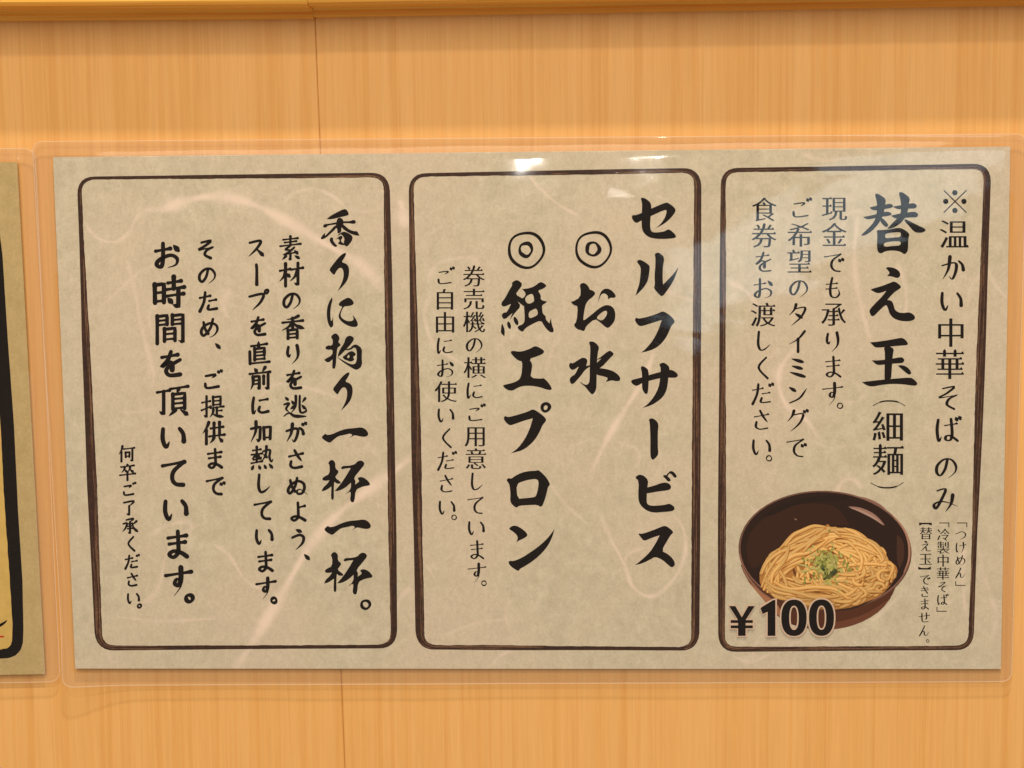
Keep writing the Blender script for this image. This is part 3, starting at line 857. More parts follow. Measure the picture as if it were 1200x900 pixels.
# ------------------------------------------------------------------ small characters
# brush strokes on a 100 x 100 square: h level, v upright, p sweep to a point, n sweep that swells,
# d dot, k stroke ending in a hook (corner kept), e stroke with corners, c running curve, f curve with a full end, o ring
DAK = 'd 78,6 84,16;d 90,2 96,12'
KANA = {
'の': 'c 53,22 45,54 28,76 15,64 18,40 42,20 68,22 84,44 80,66 56,86',
'り': 'c 28,18 24,45 30,60 38,50;p 66,14 71,45 66,70 44,94',
'を': 'h 20,25 72,19;f 50,8 40,34 20,56 40,43 53,46 54,68;f 80,36 46,54 34,70 46,85 80,84',
'か': 'c 12,38 50,29 63,36 60,62 48,86 38,76;p 40,8 34,50 14,86;f 72,24 84,36 88,54',
'さ': 'h 18,34 78,24;c 42,8 56,34 74,58;f 27,56 25,76 42,86 74,82',
'ぬ': 'f 20,22 26,48 40,72;c 50,14 40,52 20,80 10,66 24,42 54,28 78,40 82,62 72,82 54,84 50,70 66,66 96,90',
'よ': 'h 50,28 80,22;f 50,6 52,50 50,72 34,84 22,74 38,66 60,72 82,86',
'う': 'd 38,8 60,18;c 22,42 54,32 72,44 66,70 38,96',
'、': 'd 72,2 92,24',
'ス': 'c 22,24 70,18 56,48 18,84;n 52,52 84,86',
'ー': 'f 48,6 50,30 50,94',
'プ': 'c 14,30 74,22 64,56 28,90;o 90,12 7',
'に': 'c 20,14 15,48 18,84 30,68;h 46,28 80,24;f 46,56 42,72 56,82 84,78',
'し': 'c 34,8 31,58 40,84 58,82 82,62',
'て': 'h 10,24 82,15;f 80,16 48,42 42,68 54,86 78,90',
'い': 'c 16,22 15,56 26,82 37,64;f 70,24 82,42 84,66',
'ま': 'h 20,24 80,19;h 24,44 76,40;f 52,4 54,50 53,74 38,88 24,78 38,68 62,74 82,88',
'す': 'h 8,28 92,20;p 58,4 58,44 50,62 38,56 44,42 56,46 58,66 36,96',
'。': 'o 82,-12 11',
'そ': 'c 28,18 70,12 44,34 16,50 86,40;f 78,42 52,54 44,74 70,90',
'た': 'h 12,30 58,23;f 36,6 30,50 12,90;h 54,46 84,42;f 52,66 50,84 88,82',
'め': 'f 24,22 30,50 44,74;c 66,10 54,50 26,82 13,66 24,42 54,28 80,38 86,60 72,82 50,92',
'ご': 'c 24,28 68,24 52,38;f 22,62 30,82 82,78;' + DAK,
'で': 'h 10,28 80,18;f 78,19 46,42 40,68 54,86 76,90;d 70,38 77,48;d 83,34 90,44',
'お': 'h 12,32 60,26;c 36,8 36,60 30,84 15,76 26,60 60,48 82,60 78,80 52,88;d 70,16 86,34',
'く': 'f 66,6 34,48 72,94',
'だ': 'h 10,32 54,25;f 34,8 28,50 10,90;h 50,48 82,44;f 48,66 46,84 84,82;' + DAK,
'が': 'c 10,38 46,29 60,36 56,62 44,86 34,76;p 36,8 30,50 10,86;f 68,28 80,38 84,54;' + DAK,
'け': 'c 18,12 13,50 19,86 28,72;h 42,32 94,26;p 72,8 74,50 56,94',
'つ': 'c 8,40 58,22 90,42 76,72 40,88',
'ん': 'c 54,8 34,50 10,92 36,54 50,56 54,82 70,86 90,56',
'き': 'h 20,22 74,15;h 20,38 80,30;f 40,4 54,34 72,58;f 28,66 32,84 74,84',
'せ': 'h 6,42 94,32;f 66,12 68,56 56,64;f 30,16 31,70 44,86 82,84',
'ば': 'c 16,14 12,50 18,88 28,72;h 40,34 84,28;f 62,12 66,60 60,84 44,84 44,72 60,70 86,88;' + DAK,
'み': 'c 20,20 50,15 36,50 16,82 9,68 30,58 60,62 94,76;p 76,36 70,66 50,94',
'も': 'c 44,6 36,50 40,82 60,88 74,74 70,54;h 20,32 66,29;h 18,52 64,49',
'タ': 'p 40,6 32,28 10,52;c 36,24 78,20 60,60 20,94;d 36,44 64,62',
'イ': 'p 78,8 50,40 10,62;v 50,40 50,94',
'ミ': 'd 26,12 72,26;d 26,42 68,54;d 18,68 80,88',
'ン': 'd 16,20 42,36;c 18,86 60,66 90,26',
'グ': 'p 38,8 30,30 10,54;c 34,26 76,22 62,60 24,94;' + DAK,
'え': 'd 38,6 60,16;c 22,38 68,29 40,60 12,88;f 40,62 54,58 58,84 90,86',
}
KANJI = {
'直': 'h 18,20 82,14;d 48,2 48,28;v 32,30 32,78;k 32,32 72,30 72,78;h 32,46 72,45;h 32,60 72,59;h 32,75 72,74;e 12,42 13,92;h 12,91 92,88',
'前': 'd 28,4 38,18;p 72,2 60,20;h 8,26 92,22;p 22,38 22,66 12,92;k 24,38 48,37 48,90 38,82;h 24,54 46,53;h 24,69 46,68;v 66,38 66,70;k 84,32 84,92 70,84',
'加': 'k 8,36 46,30 44,78 38,88 28,78;p 28,8 26,50 6,92;v 60,34 62,82;e 60,34 88,32 86,82;h 62,76 86,75',
'熱': 'h 12,18 44,15;v 28,4 28,34;h 6,35 50,32;p 22,40 8,54;c 36,38 38,50 50,46;h 14,56 44,53;v 28,44 28,66;h 6,70 50,64;p 68,4 64,40 46,68;c 54,24 82,20 80,48 88,68 96,56;d 56,36 70,50;d 16,78 8,95;d 36,80 42,95;d 58,79 66,94;d 78,76 92,94',
'提': 'h 6,30 40,25;k 25,4 25,92 13,82;h 4,62 42,48;v 52,8 53,44;e 52,10 84,8 83,44;h 54,26 82,25;h 54,42 82,41;h 42,55 96,51;v 68,54 68,86;h 68,68 88,67;p 54,62 50,78 38,94;n 48,76 66,88 96,94',
'供': 'p 30,4 22,24 4,50;v 20,36 20,94;h 38,30 90,26;v 52,8 52,60;v 75,6 75,60;h 32,63 96,59;p 52,68 46,80 34,92;n 72,68 88,90',
'時': 'v 8,24 9,80;e 8,26 36,24 36,80;h 10,50 36,49;h 10,76 36,75;h 48,22 88,18;v 66,4 66,40;h 40,42 98,37;h 40,62 96,57;k 80,42 80,96 62,88;d 48,68 60,82',
'間': 'v 12,10 12,94;e 12,12 42,10 42,38;h 14,25 42,24;h 14,38 42,37;v 58,10 58,38;k 58,12 90,10 90,94 76,88;h 58,25 88,24;h 58,38 88,37;v 34,50 34,88;e 34,52 66,50 66,88;h 34,67 66,66;h 34,83 66,82',
'頂': 'h 4,22 42,18;k 24,20 24,90 10,80;h 44,14 98,9;p 70,14 64,28;v 52,30 52,76;e 52,31 88,29 88,76;h 52,45 86,44;h 52,59 86,58;h 52,74 86,73;p 60,79 40,96;n 76,79 98,96',
'何': 'p 26,4 20,28 4,52;v 20,38 20,94;h 34,22 96,18;v 44,42 46,70;e 44,43 68,41 66,70;h 46,66 66,64;k 84,22 84,94 70,86',
'卒': 'd 50,2 50,14;h 12,20 88,15;p 34,22 30,38 14,54;d 36,38 46,50;p 66,22 62,38 50,52;d 66,38 84,54;h 6,68 96,63;v 50,52 50,99',
'了': 'c 18,18 78,12 50,40;k 50,38 50,92 34,82',
'承': 'c 28,14 70,8 50,26;k 50,26 50,94 38,85;h 36,38 64,36;h 34,52 66,50;h 36,66 64,64;c 10,36 32,33 24,60 6,82;p 88,24 66,44;n 62,40 74,66 97,88',
'素': 'h 20,14 80,11;h 26,26 74,23;v 50,2 50,38;h 8,40 92,35;c 48,42 30,55 56,58;c 66,48 44,66 24,74;h 24,75 78,68;d 66,60 80,75;k 50,74 50,98 42,92;p 32,82 16,96;d 68,82 86,94',
'材': 'h 4,32 46,27;v 27,4 27,96;p 27,34 20,56 2,76;d 30,44 44,58;h 50,30 98,25;k 78,4 78,94 62,85;p 76,32 66,58 44,78',
'香': 'p 74,4 52,13 24,16;h 8,28 92,24;v 50,12 50,52;p 48,29 34,46 5,60;n 52,29 66,44 97,57;v 31,60 31,95;e 31,61 69,59 69,95;h 32,77 68,76;h 32,92 68,91',
'逃': 'd 10,8 22,20;c 6,38 26,34 14,56 26,70;n 5,86 26,74 50,88 96,92;p 54,6 52,50 32,76;c 70,6 70,60 78,76 96,70 95,56;d 36,24 46,38;d 32,58 50,46;p 92,18 80,34;d 78,44 92,60',
}
# widths along a stroke
PROF = {'h': (.80, .62, .58, .66, 1.0), 'v': (1.0, .86, .82, .86, .9), 'p': (1.0, .95, .75, .45, .08), 'n': (.35, .55, .85, 1.2, .35),
        'd': (.22, .65, 1.0, 1.1, .7), 'k': (.85, .85, .85, .9, .1), 'e': (.85, .85, .85, .85, .85), 'c': (.75, .85, .85, .75, .12),
        'f': (.75, .85, .80, .85, 1.0)}
def prof(p, t):
    x = t * (len(p) - 1)
    i = min(int(x), len(p) - 2)
    return p[i] + (p[i + 1] - p[i]) * (x - i)
def brush_char(fl, code, x0, y0, size, wt, thin=1.0, slant=0.0, wide=1.0):
    """code strokes into fl; (x0, y0) centre; wt = width of a stroke, thin = width of level parts against upright ones"""
    def T(p_):
        x, y = p_[0] - 50, p_[1] - 50
        y -= slant * x
        return (x0 + x * size * wide / 100, y0 + y * size / 100)
    for st in code.split(';'):
        typ, rest = st[0], st[2:]
        if typ == 'o':
            a, r = rest.rsplit(' ', 1)
            x, y = map(float, a.split(','))
            c = T((x, y)); r = float(r) * size / 100
            fl.ring(c[0], c[1], r, r, wt * size / 100 * (.75 if thin > .7 else .38), .05, 20)
            continue
        P = [tuple(map(float, q.split(','))) for q in rest.split()]
        if typ in 'ke':
            Q = []
            for a, b in zip(P, P[1:]):
                Q += [(a[0] + (b[0] - a[0]) * k / 5, a[1] + (b[1] - a[1]) * k / 5) for k in range(5)]
            Q.append(P[-1])
        else:
            Q = curve_through(P, 5)
        Q = [T(q) for q in Q]
        n_ = len(Q)
        ws = []
        for i in range(n_):
            a, b = Q[max(i - 1, 0)], Q[min(i + 1, n_ - 1)]
            q = hypot(b[0] - a[0], b[1] - a[1]) or 1
            lev = abs(b[0] - a[0]) / q
            g = thin + (1 - thin) * (1 - lev ** 2) if typ not in 'dn' else 1
            ws.append(max(.12, prof(PROF[typ], i / (n_ - 1)) * wt * size / 100 * g))
        fl.ribbon(Q, ws)
        if typ == 'h' and thin < .7 and n_:      # small triangle that ends a level stroke in this style
            e = Q[-1]; u = size / 100
            fl._push([(e[0] + 1.5 * u, e[1] + .6 * u), (e[0] - 9 * u, e[1] + .3 * u), (e[0] - 2.5 * u, e[1] - 6 * u)], [[0, 1, 2]])

_glyph = {}
def font_glyph(ch, b=.013, a=.0):
    """outline of one sans character whose level strokes are thinned, as flat verts and faces in an em square"""
    key = (ch, b, a)
    if key in _glyph: return _glyph[key]
    cu = bpy.data.curves.new('glyph', 'FONT')
    cu.body = ch
    cu.size = 1
    cu.resolution_u = 3
    ob = bpy.data.objects.new('glyph', cu)
    COL.objects.link(ob)
    me = ob.to_mesh()
    vs = [(v.co.x, v.co.y) for v in me.vertices]
    fs = [list(p_.vertices) for p_ in me.polygons]
    ob.to_mesh_clear()
    bpy.data.objects.remove(ob); bpy.data.curves.remove(cu)
    # weld doubles
    idx, key2, V = [], {}, []
    for x, y in vs:
        q = (round(x, 5), round(y, 5))
        if q not in key2:
            key2[q] = len(V); V.append((x, y))
        idx.append(key2[q])
    F = []
    for f in fs:
        f = [idx[i] for i in f]
        if len(set(f)) == len(f): F.append(f)
    cnt = {}
    for f in F:
        A = sum(V[f[i]][0] * V[f[(i + 1) % len(f)]][1] - V[f[(i + 1) % len(f)]][0] * V[f[i]][1] for i in range(len(f)))
        if A < 0: f.reverse()
        for i in range(len(f)):
            e = (f[i], f[(i + 1) % len(f)])
            cnt[e] = cnt.get(e, 0) + 1
    N = [[0, 0] for _ in V]
    serif = []
    for (i, j), c in cnt.items():
        if (j, i) in cnt: continue
        dx, dy = V[j][0] - V[i][0], V[j][1] - V[i][1]
        q = hypot(dx, dy) or 1
        nx, ny = dy / q, -dx / q
        for k in (i, j):
            if abs(nx) > abs(N[k][0]): N[k][0] = nx
            if abs(ny) > abs(N[k][1]): N[k][1] = ny
        if nx > .97 and .03 < q < .085:
            serif.append((V[i][0], max(V[i][1], V[j][1]) - b))
    V2 = [(x + N[k][0] * a, y - N[k][1] * b) for k, (x, y) in enumerate(V)]
    for x, y in serif:
        n0 = len(V2)
        V2 += [(x + .012, y - .012), (x - .026, y + .048), (x - .085, y - .004)]
        F.append([n0, n0 + 1, n0 + 2])
    _glyph[key] = (V2, F)
    return _glyph[key]
def font_char(fl, ch, x0, y0, size, wide=1.0, b=.013, a=0.0):
    V, F = font_glyph(ch, b, a)
    # centre of the ideographic square measured from the text origin
    fl._push([(x0 + (x - GX) * size * wide, y0 - (y - GY) * size) for x, y in V], F)
_V, _F = font_glyph('國', 0, 0)
GX = (min(v[0] for v in _V) + max(v[0] for v in _V)) / 2
GY = (min(v[1] for v in _V) + max(v[1] for v in _V)) / 2
GS = .90 / (max(v[0] for v in _V) - min(v[0] for v in _V))

def column(text, x0, y0, x1, y1, size, style, stops=None, wide=1.0, heavy=1.0):
    """characters set evenly from the centre of the first to the centre of the last"""
    fl = Flat(INK_D)
    n_ = len(text)
    for i, ch in enumerate(text):
        if ch == ' ': continue
        t = i / (n_ - 1)
        if stops: t = (stops[i] - y0) / (y1 - y0)
        x, y = x0 + (x1 - x0) * t, y0 + (y1 - y0) * t
        if style == 'brush':
            code = KANJI.get(ch) or KANA[ch]
            small = .93 if ch in KANA else 1.0
            wt = 15.0 if ch in KANA else (11.4 if len(code) > 150 else 14.0)
            brush_char(fl, code, x, y, size * small, wt * heavy * (1.12 if size < 30 else 1.04), .86, .06)
        else:
            if ch in KANA:
                brush_char(fl, KANA[ch], x, y, size * .96, 13.8, .46, .02, wide)
            else:
                font_char(fl, ch, x, y, size * GS, wide, .0100, .014)
    return fl

S = []
# left panel
fl = Flat(INK_D)
for G in (KAO, RI, NI, KODA, RI2, ICHI, HAI, ICHI2, HAI2): big(fl, G)
fl.ring(428.5, 708.5, 4.9, 4.8, 3.2, .05, 28)
S.append(fl)
S.append(column('素材の香りを逃がさぬよう、', 340.3, 290.7, 350.8, 662.7, 28.5, 'brush'))
S.append(column('スープを直前に加熱しています。', 300, 291, 312.5, 720.5, 28.5, 'brush'))
S.append(column('そのため、ご提供まで', 241.7, 292.3, 252.7, 569, 28, 'brush'))
S.append(column('お時間を頂いています。', 196, 300, 210.5, 724, 38.5, 'brush', heavy=1.14))
S.append(column('何卒ご了承ください。', 148.3, 531.7, 157.5, 722, 20, 'brush'))
# middle panel
fl = Flat(INK_D)
for G in (SE, RU, FU, SA, BAR, BI, SU): big(fl, G)
S.append(fl)
fl = Flat(INK_D)
fl.ring(695.6, 292.2, 20.3, 20.3, 3.1, .05, 48)
fl.ring(695, 291.8, 7.2, 7.6, 3.7, .08, 28)
for G in (O_, MIZU): big(fl, G)
S.append(fl)
fl = Flat(INK_D)
fl.ring(616.8, 292.9, 20.4, 20.4, 3.3, .05, 48)
fl.ring(616.2, 292.6, 7.2, 7.6, 3.7, .08, 28)
for G in (KAMI, E_, PU, RO, NN): big(fl, G)
S.append(fl)
S.append(column('券売機の横にご用意しています。', 555, 324.4, 559.3, 698.8, 25.5, 'mincho'))
S.append(column('ご自由にお使いください。', 520.7, 324.4, 524.3, 621.6, 25.5, 'mincho'))
# right panel
fl = column(' 温かい中華そばのみ', 1119, 236, 1108, 585, 35, 'mincho', stops=(236, 275.3, 315, 352.7, 390.7, 428.3, 466, 504, 548.3, 585), wide=.97)
for a, b in (((1106, 223), (1132.5, 249)), ((1132.5, 223), (1106, 249))): fl.ribbon([a, b], [1.3, 1.3], cap=False)
for x, y in ((1119, 225.8), (1108.3, 236), (1129.6, 236), (1119, 246.6)): fl.ring(x, y, 1.6, 1.6, 3.1, .0, 16)
S.append(fl)
fl = Flat(INK_D)
for G in (KAE, EE, TAMA): big(fl, G)
font_char(fl, '細', 1040.7, 500.7, 36.5 * GS, 1.0, .009, .013)
font_char(fl, '麺', 1040.7, 540, 36.5 * GS, 1.0, .009, .013)
fl.ribbon(curve_through([(1023, 475.5), (1032, 471), (1042, 469.8), (1052, 471), (1060.5, 475.5)], 6), [.8] * 6 + [1.7] * 13 + [.8] * 6)
fl.ribbon(curve_through([(1020.5, 566), (1030, 570.5), (1040, 571.6), (1050, 570.2), (1058.5, 565.5)], 6), [.8] * 6 + [1.7] * 13 + [.8] * 6)
S.append(fl)
S.append(column('現金でも承ります。', 977.7, 245, 975.5, 493, 29, 'mincho'))
S.append(column('ご希望のタイミングで', 937.7, 245, 933.3, 524, 29, 'mincho'))
S.append(column('食券をお渡しください。', 895.3, 246.2, 892.3, 554.5, 29, 'mincho'))
def corner_open(fl, x, y, w=6.0):
    fl.ribbon([(x - w, y), (x + w, y)], [.9, .9], cap=False)
    fl.ribbon([(x + w - .5, y), (x + w - .5, y + 5)], [1.0, 1.0], cap=False)
def corner_close(fl, x, y, w=6.0):
    fl.ribbon([(x - w, y), (x + w, y)], [.9, .9], cap=False)
    fl.ribbon([(x - w + .5, y), (x - w + .5, y - 5)], [1.0, 1.0], cap=False)
fl = column('つけめん', 1126, 627, 1125.4, 671.6, 14.5, 'mincho')
corner_open(fl, 1127.5, 612.8); corner_close(fl, 1125.5, 686)
S.append(fl)
fl = column('冷製中華そば', 1105.6, 627, 1104.4, 703, 14.8, 'mincho')
corner_open(fl, 1106.5, 612.8); corner_close(fl, 1103.5, 716.3)
S.append(fl)
fl = column('替え玉 できません。', 1085, 625.4, 1082.6, 760, 14.8, 'mincho', stops=(625.4, 640.4, 655.6, 667, 679, 694, 708.4, 723.6, 739.5, 760))
fl.poly([[(1077, 612.6), (1092, 612.6), (1092, 616), (1088, 614.4), (1081, 614.4), (1077, 616)]], smooth=0)
fl.poly([[(1076, 667.4), (1091, 667.4), (1091, 664), (1087, 665.6), (1080, 665.6), (1076, 664)]], smooth=0)
S.append(fl)
for fl in S:
    fl.build('lettering', M_INK, paper)

# ------------------------------------------------------------------ printed picture of the bowl of noodles
def B(p_):                                       # 4.5x crop -> photo pixel
    return (840 + p_[0] / 4.5, 560 + p_[1] / 4.5)
bw = Flat(D_PAPER + .00002)
bw.mono = False
bw.level = lambda k: k * 4.5e-6
rb = random.Random(3)
def ell(cx, cy, rx, ry, a0=0, a1=2 * pi, n=56, tilt=0.0):
    out = []
    for k in range(n):
        t = a0 + (a1 - a0) * k / (n - (0 if a1 - a0 > 6.2 else 1))
        x, y = rx * cos(t), ry * sin(t)
        out.append((cx + x * cos(tilt) - y * sin(tilt), cy + x * sin(tilt) + y * cos(tilt)))
    return out
DARK, BODY = (.020, .006, .004), (.095, .028, .012)
TL = radians(3)
rim = ell(571, 384, 457, 316, tilt=TL)
# outside of the bowl
body = [(118, 440), (150, 520), (210, 600), (270, 672), (330, 740), (420, 785), (520, 800), (620, 799), (700, 785), (790, 750),
        (870, 695), (920, 630), (950, 560), (1000, 480), (560, 380)]
bw.poly([[B(q) for q in body]], BODY)
bw.poly([[B(q) for q in [(150, 530), (210, 600), (270, 672), (330, 730), (338, 690), (290, 640), (215, 590)]]], (.42, .19, .10))
bw.poly([[B(q) for q in [(560, 800), (620, 799), (700, 785), (790, 750), (870, 695), (920, 630), (880, 660), (780, 720), (680, 752), (580, 770)]]], (.16, .055, .030))
# rim: light lip, dark lip, inside
bw.poly([[B(q) for q in rim]], (.13, .06, .04), smooth=0)
bw.poly([[B(q) for q in ell(571, 383, 451, 311, tilt=TL)]], (.26, .13, .10), smooth=0)
bw.poly([[B(q) for q in ell(570, 381, 446, 306, tilt=TL)]], DARK, smooth=0)
# brown glow inside on the left, darker band under the far lip
bw.poly([[B(q) for q in [(150, 330), (230, 220), (360, 150), (520, 130), (640, 150), (700, 250), (560, 250), (420, 300), (300, 380), (220, 470), (170, 480)]]], (.040, .012, .006))
bw.poly([[B(q) for q in [(240, 200), (380, 120), (560, 90), (700, 98), (660, 125), (540, 118), (400, 145), (280, 205)]]], (.014, .004, .003))
bw.poly([[B(q) for q in [(950, 300), (985, 330), (990, 420), (965, 480), (948, 430)]]], (.065, .024, .015))
def rib(pts, w0, w1, col, n=8, cap=True):
    q = curve_through([B(p_) for p_ in pts], n)
    m_ = len(q)
    bw.ribbon(q, [(w0 + (w1 - w0) * sin(pi * i / (m_ - 1))) / 4.5 for i in range(m_)], col, cap)
rib([(696, 152), (760, 170), (830, 205), (884, 250)], 2, 26, (.36, .21, .18))
rib([(704, 158), (765, 178), (830, 212), (876, 248)], 1, 13, (.50, .33, .29))
rib([(706, 92), (790, 112), (860, 145), (912, 190)], 1, 12, (.30, .16, .13))
rib([(920, 190), (980, 260), (1012, 340), (1012, 430), (985, 500)], 2, 12, (.46, .25, .19))
rib([(118, 400), (150, 500), (220, 590), (300, 645)], 2, 8, (.34, .17, .13))
rib([(560, 700), (700, 690), (800, 650), (900, 580), (960, 520)], 3, 10, (.035, .013, .010))
rib([(410, 215), (422, 222)], 3, 6, (.30, .18, .14))
# noodles: shaded mass first, then strand over strand
mass = [(222, 535), (235, 470), (262, 430), (290, 402), (330, 375), (372, 330), (415, 308), (440, 282), (485, 255), (530, 256), (560, 262),
        (588, 240), (598, 262), (640, 262), (690, 268), (735, 290), (775, 302), (800, 335), (850, 352), (868, 372), (892, 400), (897, 442),
        (925, 448), (948, 466), (955, 500), (930, 545), (905, 580), (860, 625), (800, 650), (740, 672), (680, 690), (600, 696), (500, 690),
        (420, 664), (340, 640), (280, 612), (240, 585)]
bw.poly([[B(q) for q in mass]], (.50, .235, .065))
def inside(x, y):
    c = False
    for i in range(len(mass)):
        (x1, y1), (x2, y2) = mass[i - 1], mass[i]
        if (y1 > y) != (y2 > y) and x < (x2 - x1) * (y - y1) / (y2 - y1) + x1: c = not c
    return c
for k in range(20):                              # gaps between strands
    x, y = rb.uniform(250, 920), rb.uniform(290, 670)
    if inside(x, y):
        an = math.atan2((y - 470) * 1.3, x - 570) + pi / 2 + rb.uniform(-.4, .4)
        l_ = rb.uniform(12, 34)
        rib([(x - cos(an) * l_, y - sin(an) * l_), (x, y), (x + cos(an) * l_, y + sin(an) * l_)], 1, rb.uniform(8, 18), (.16, .055, .016))
def noodle(P, w=12.5):
    P = [q for q in P]
    mx_, my_ = P[len(P) // 2]
    g = rb.uniform(.84, 1.12) * (.70 + .40 * math.exp(-((mx_ - 610) / 230) ** 2 - ((my_ - 430) / 150) ** 2))
    base = (min(1, .95 * g), .54 * g, .165 * g)
    hi = (min(1, 1.05 * g), min(1, .76 * g), .34 * g)
    lo = (.46 * g, .175 * g, .035 * g)
    NL[0] += 1
    bw.k = 2
    rib(P, w * .62, w * 1.16, lo, 5)
    rib([(x - 1.2, y - 1.6) for x, y in P], w * .55, w * 1.02, base, 5)
    rib([(x - 2.2, y - 3.0) for x, y in P], w * .10, w * .38, hi, 5, False)
NL = [0]
bw.level = lambda k: 1.4e-4 + min(NL[0], 230) * 1.2e-6 + (k % 3) * 4e-7
strands = []
# the sweeping bundles one can follow in the picture
for (P, n_, jx, jy) in (
    ([(262, 560), (300, 470), (380, 380), (480, 310), (590, 252)], 11, 20, 22),
    ([(240, 500), (270, 425), (330, 385), (420, 345), (520, 300)], 5, 14, 16),
    ([(300, 590), (330, 510), (420, 440), (520, 400), (600, 340)], 10, 20, 22),
    ([(250, 560), (300, 600), (420, 620), (520, 640), (640, 650)], 10, 20, 22),
    ([(330, 560), (420, 590), (540, 580), (640, 600), (720, 640)], 11, 22, 24),
    ([(450, 330), (560, 275), (680, 280), (760, 330), (800, 380)], 10, 20, 22),
    ([(345, 372), (400, 318), (455, 282), (520, 264), (575, 272)], 5, 7, 7),
    ([(640, 290), (740, 300), (830, 360), (880, 420), (870, 440)], 5, 14, 14),
    ([(620, 450), (720, 440), (820, 430), (890, 440)], 5, 14, 16),
    ([(640, 380), (720, 350), (800, 370), (860, 400)], 4, 12, 16),
    ([(640, 520), (740, 520), (820, 490), (900, 460), (940, 480), (925, 540)], 5, 14, 16),
    ([(600, 560), (700, 570), (780, 620), (730, 660)], 4, 14, 16),
    ([(620, 640), (720, 600), (800, 590), (880, 590)], 4, 16, 16)):
    for k in range(n_):
        ox, oy = rb.gauss(0, jx), rb.gauss(0, jy)
        strands.append([(x + ox + rb.gauss(0, 6), y + oy + rb.gauss(0, 6)) for x, y in P])
# loops to the right and small bends
for k in range(34):
    cx, cy = rb.uniform(720, 915), rb.uniform(400, 640)
    r_, a0 = rb.uniform(20, 44), rb.uniform(0, 6.3)
    sp = rb.uniform(1.8, 3.6)
    strands.append([(cx + r_ * cos(a0 + sp * q / 4) * 1.1, cy + r_ * .9 * sin(a0 + sp * q / 4)) for q in range(5)])
for k in range(22):
    cx, cy = rb.uniform(280, 640), rb.uniform(380, 650)
    an = math.atan2((cy - 470) * 1.2, cx - 570) + pi / 2 + rb.gauss(0, .5)
    l_ = rb.uniform(30, 70)
    bd = rb.uniform(-22, 22)
    strands.append([(cx - cos(an) * l_, cy - sin(an) * l_), (cx - sin(an) * bd, cy + cos(an) * bd), (cx + cos(an) * l_, cy + sin(an) * l_)])
for k in range(110):
    cx, cy = rb.uniform(235, 920), rb.uniform(265, 680)
    an = math.atan2((cy - 465) * 1.5, cx - 575) + pi / 2 + rb.gauss(0, .3)
    l_ = rb.uniform(35, 95)
    bd = rb.uniform(4, 26)
    ox, oy = cx - 575, (cy - 465) * 1.4
    q = hypot(ox, oy) or 1
    strands.append([(cx - cos(an) * l_ , cy - sin(an) * l_ * .7), (cx + ox / q * bd, cy + oy / q * bd), (cx + cos(an) * l_, cy + sin(an) * l_ * .7)])
rb.shuffle(strands)
for P in strands:
    if all(inside(x, y) for x, y in (P[0], P[-1], P[len(P) // 2])):
        noodle(P, rb.uniform(14.5, 19))
# chopped greens
bw.level = lambda k: 4.2e-4 + (k % 2) * 2e-6
greens = [(.30, .34, .07), (.44, .46, .12), (.58, .56, .20), (.12, .15, .04), (.055, .07, .03), (.46, .42, .17)]
for P, c in (([(520, 440), (545, 412), (590, 398), (628, 425), (636, 470), (610, 505), (585, 530), (562, 505), (535, 480)], (.24, .25, .06)),
             ([(565, 490), (600, 465), (632, 478), (622, 510), (590, 540), (568, 520)], (.10, .11, .04))):
    bw.poly([[B(q) for q in P]], c, smooth=2)
bw.level = lambda k: 4.25e-4 + (k - G0) * 2e-7
G0 = bw.k
for k in range(260):
    t = rb.uniform(0, 6.3); r_ = abs(rb.gauss(0, .60))
    x, y = 578 + cos(t) * r_ * 100, 455 + sin(t) * r_ * 92
    low = y > 480 and 560 < x < 640 and r_ < .9
    c = greens[rb.choice((3, 4, 4, 0)) if low and rb.random() < .65 else rb.choice((0, 1, 1, 2, 2, 5, 3) if r_ < .6 else (0, 1, 2))]
    an = rb.uniform(0, 3.2); l_ = rb.uniform(4, 15)
    rib([(x - cos(an) * l_, y - sin(an) * l_), (x + rb.uniform(-5, 5), y + rb.uniform(-5, 5)), (x + cos(an) * l_, y + sin(an) * l_)], 2, rb.uniform(7, 17), c, 3)
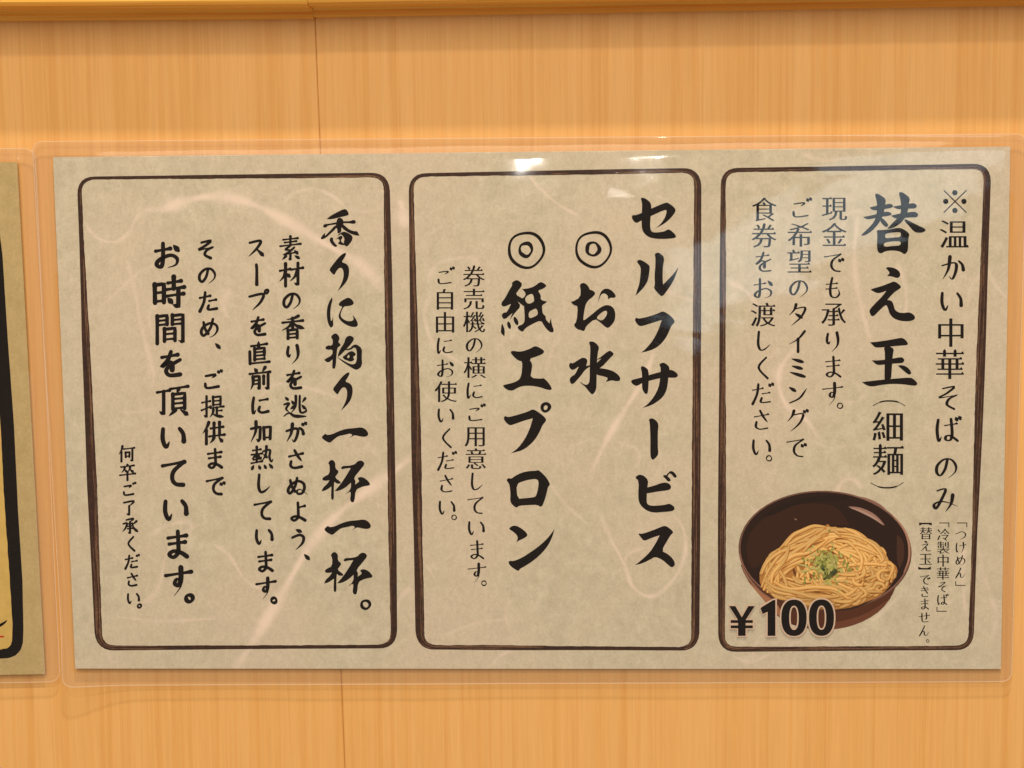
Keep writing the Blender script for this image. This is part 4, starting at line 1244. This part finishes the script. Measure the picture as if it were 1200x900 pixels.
for P in ([(430, 492), (470, 490), (500, 480)], [(425, 455), (460, 462), (490, 475)], [(560, 545), (575, 556), (592, 545)], [(600, 340), (612, 352), (618, 372)]):
    rib(P, 3, 8, greens[2], 4)
picture = bw.build('bowl_picture', M_PRINT, paper)

# ------------------------------------------------------------------ price
def pw(x): return math.copysign(abs(x) ** .86, x)
def digit0(cx, cy, rx, ry, ix, iy, grow):
    o_ = [(cx + (rx + grow) * pw(cos(t)), cy + (ry + grow) * pw(sin(t))) for t in [2 * pi * k / 44 for k in range(44)]]
    i_ = [(cx + (ix - grow) * pw(cos(t)), cy + (iy - grow) * pw(sin(t))) for t in [2 * pi * k / 44 for k in range(44)]]
    return [[B(q) for q in o_], [B(q) for q in i_]]
def yen(g):
    return [[(65 - g, 676 - g), (98 + g * .6, 676 - g), (132, 735 - g * 1.3), (166 - g * .6, 676 - g), (200 + g, 676 - g), (152 + g * .8, 750), (152 + g, 833 + g), (112 - g, 833 + g), (112 - g * .8, 750)],
            [(73 - g, 750 - g), (190 + g, 750 - g), (190 + g, 765 + g), (73 - g, 765 + g)],
            [(73 - g, 778 - g), (190 + g, 778 - g), (190 + g, 793 + g), (73 - g, 793 + g)]]
def one(g):
    return [(230 - g, 688), (236 - g, 682 - g), (298, 644 - g), (309 + g, 644 - g), (309 + g, 833 + g), (268 - g, 833 + g), (268 - g, 706 + g), (242, 718 + g)]
halo = Flat(D_PAPER + .00050)
M_HALO = plain('pale_outline', (.72, .56, .46), .7, .15, .03)
for r in yen(7): halo.poly([[B(q) for q in r]], smooth=0)
halo.poly([[B(q) for q in one(8)]], smooth=0)
halo.poly(digit0(407, 738, 67, 96, 25, 64, 8), smooth=0)
halo.poly(digit0(552, 737, 66, 96, 25, 64, 8), smooth=0)
halo.build('price_outline', M_HALO, paper)
pr = Flat(D_PAPER + .00054)
for r in yen(0): pr.poly([[B(q) for q in r]], smooth=0)
pr.poly([[B(q) for q in one(0)]], smooth=0)
pr.poly(digit0(407, 738, 67, 96, 25, 64, 0), smooth=0)
pr.poly(digit0(552, 737, 66, 96, 25, 64, 0), smooth=0)
pr.build('lettering', M_INK, paper)
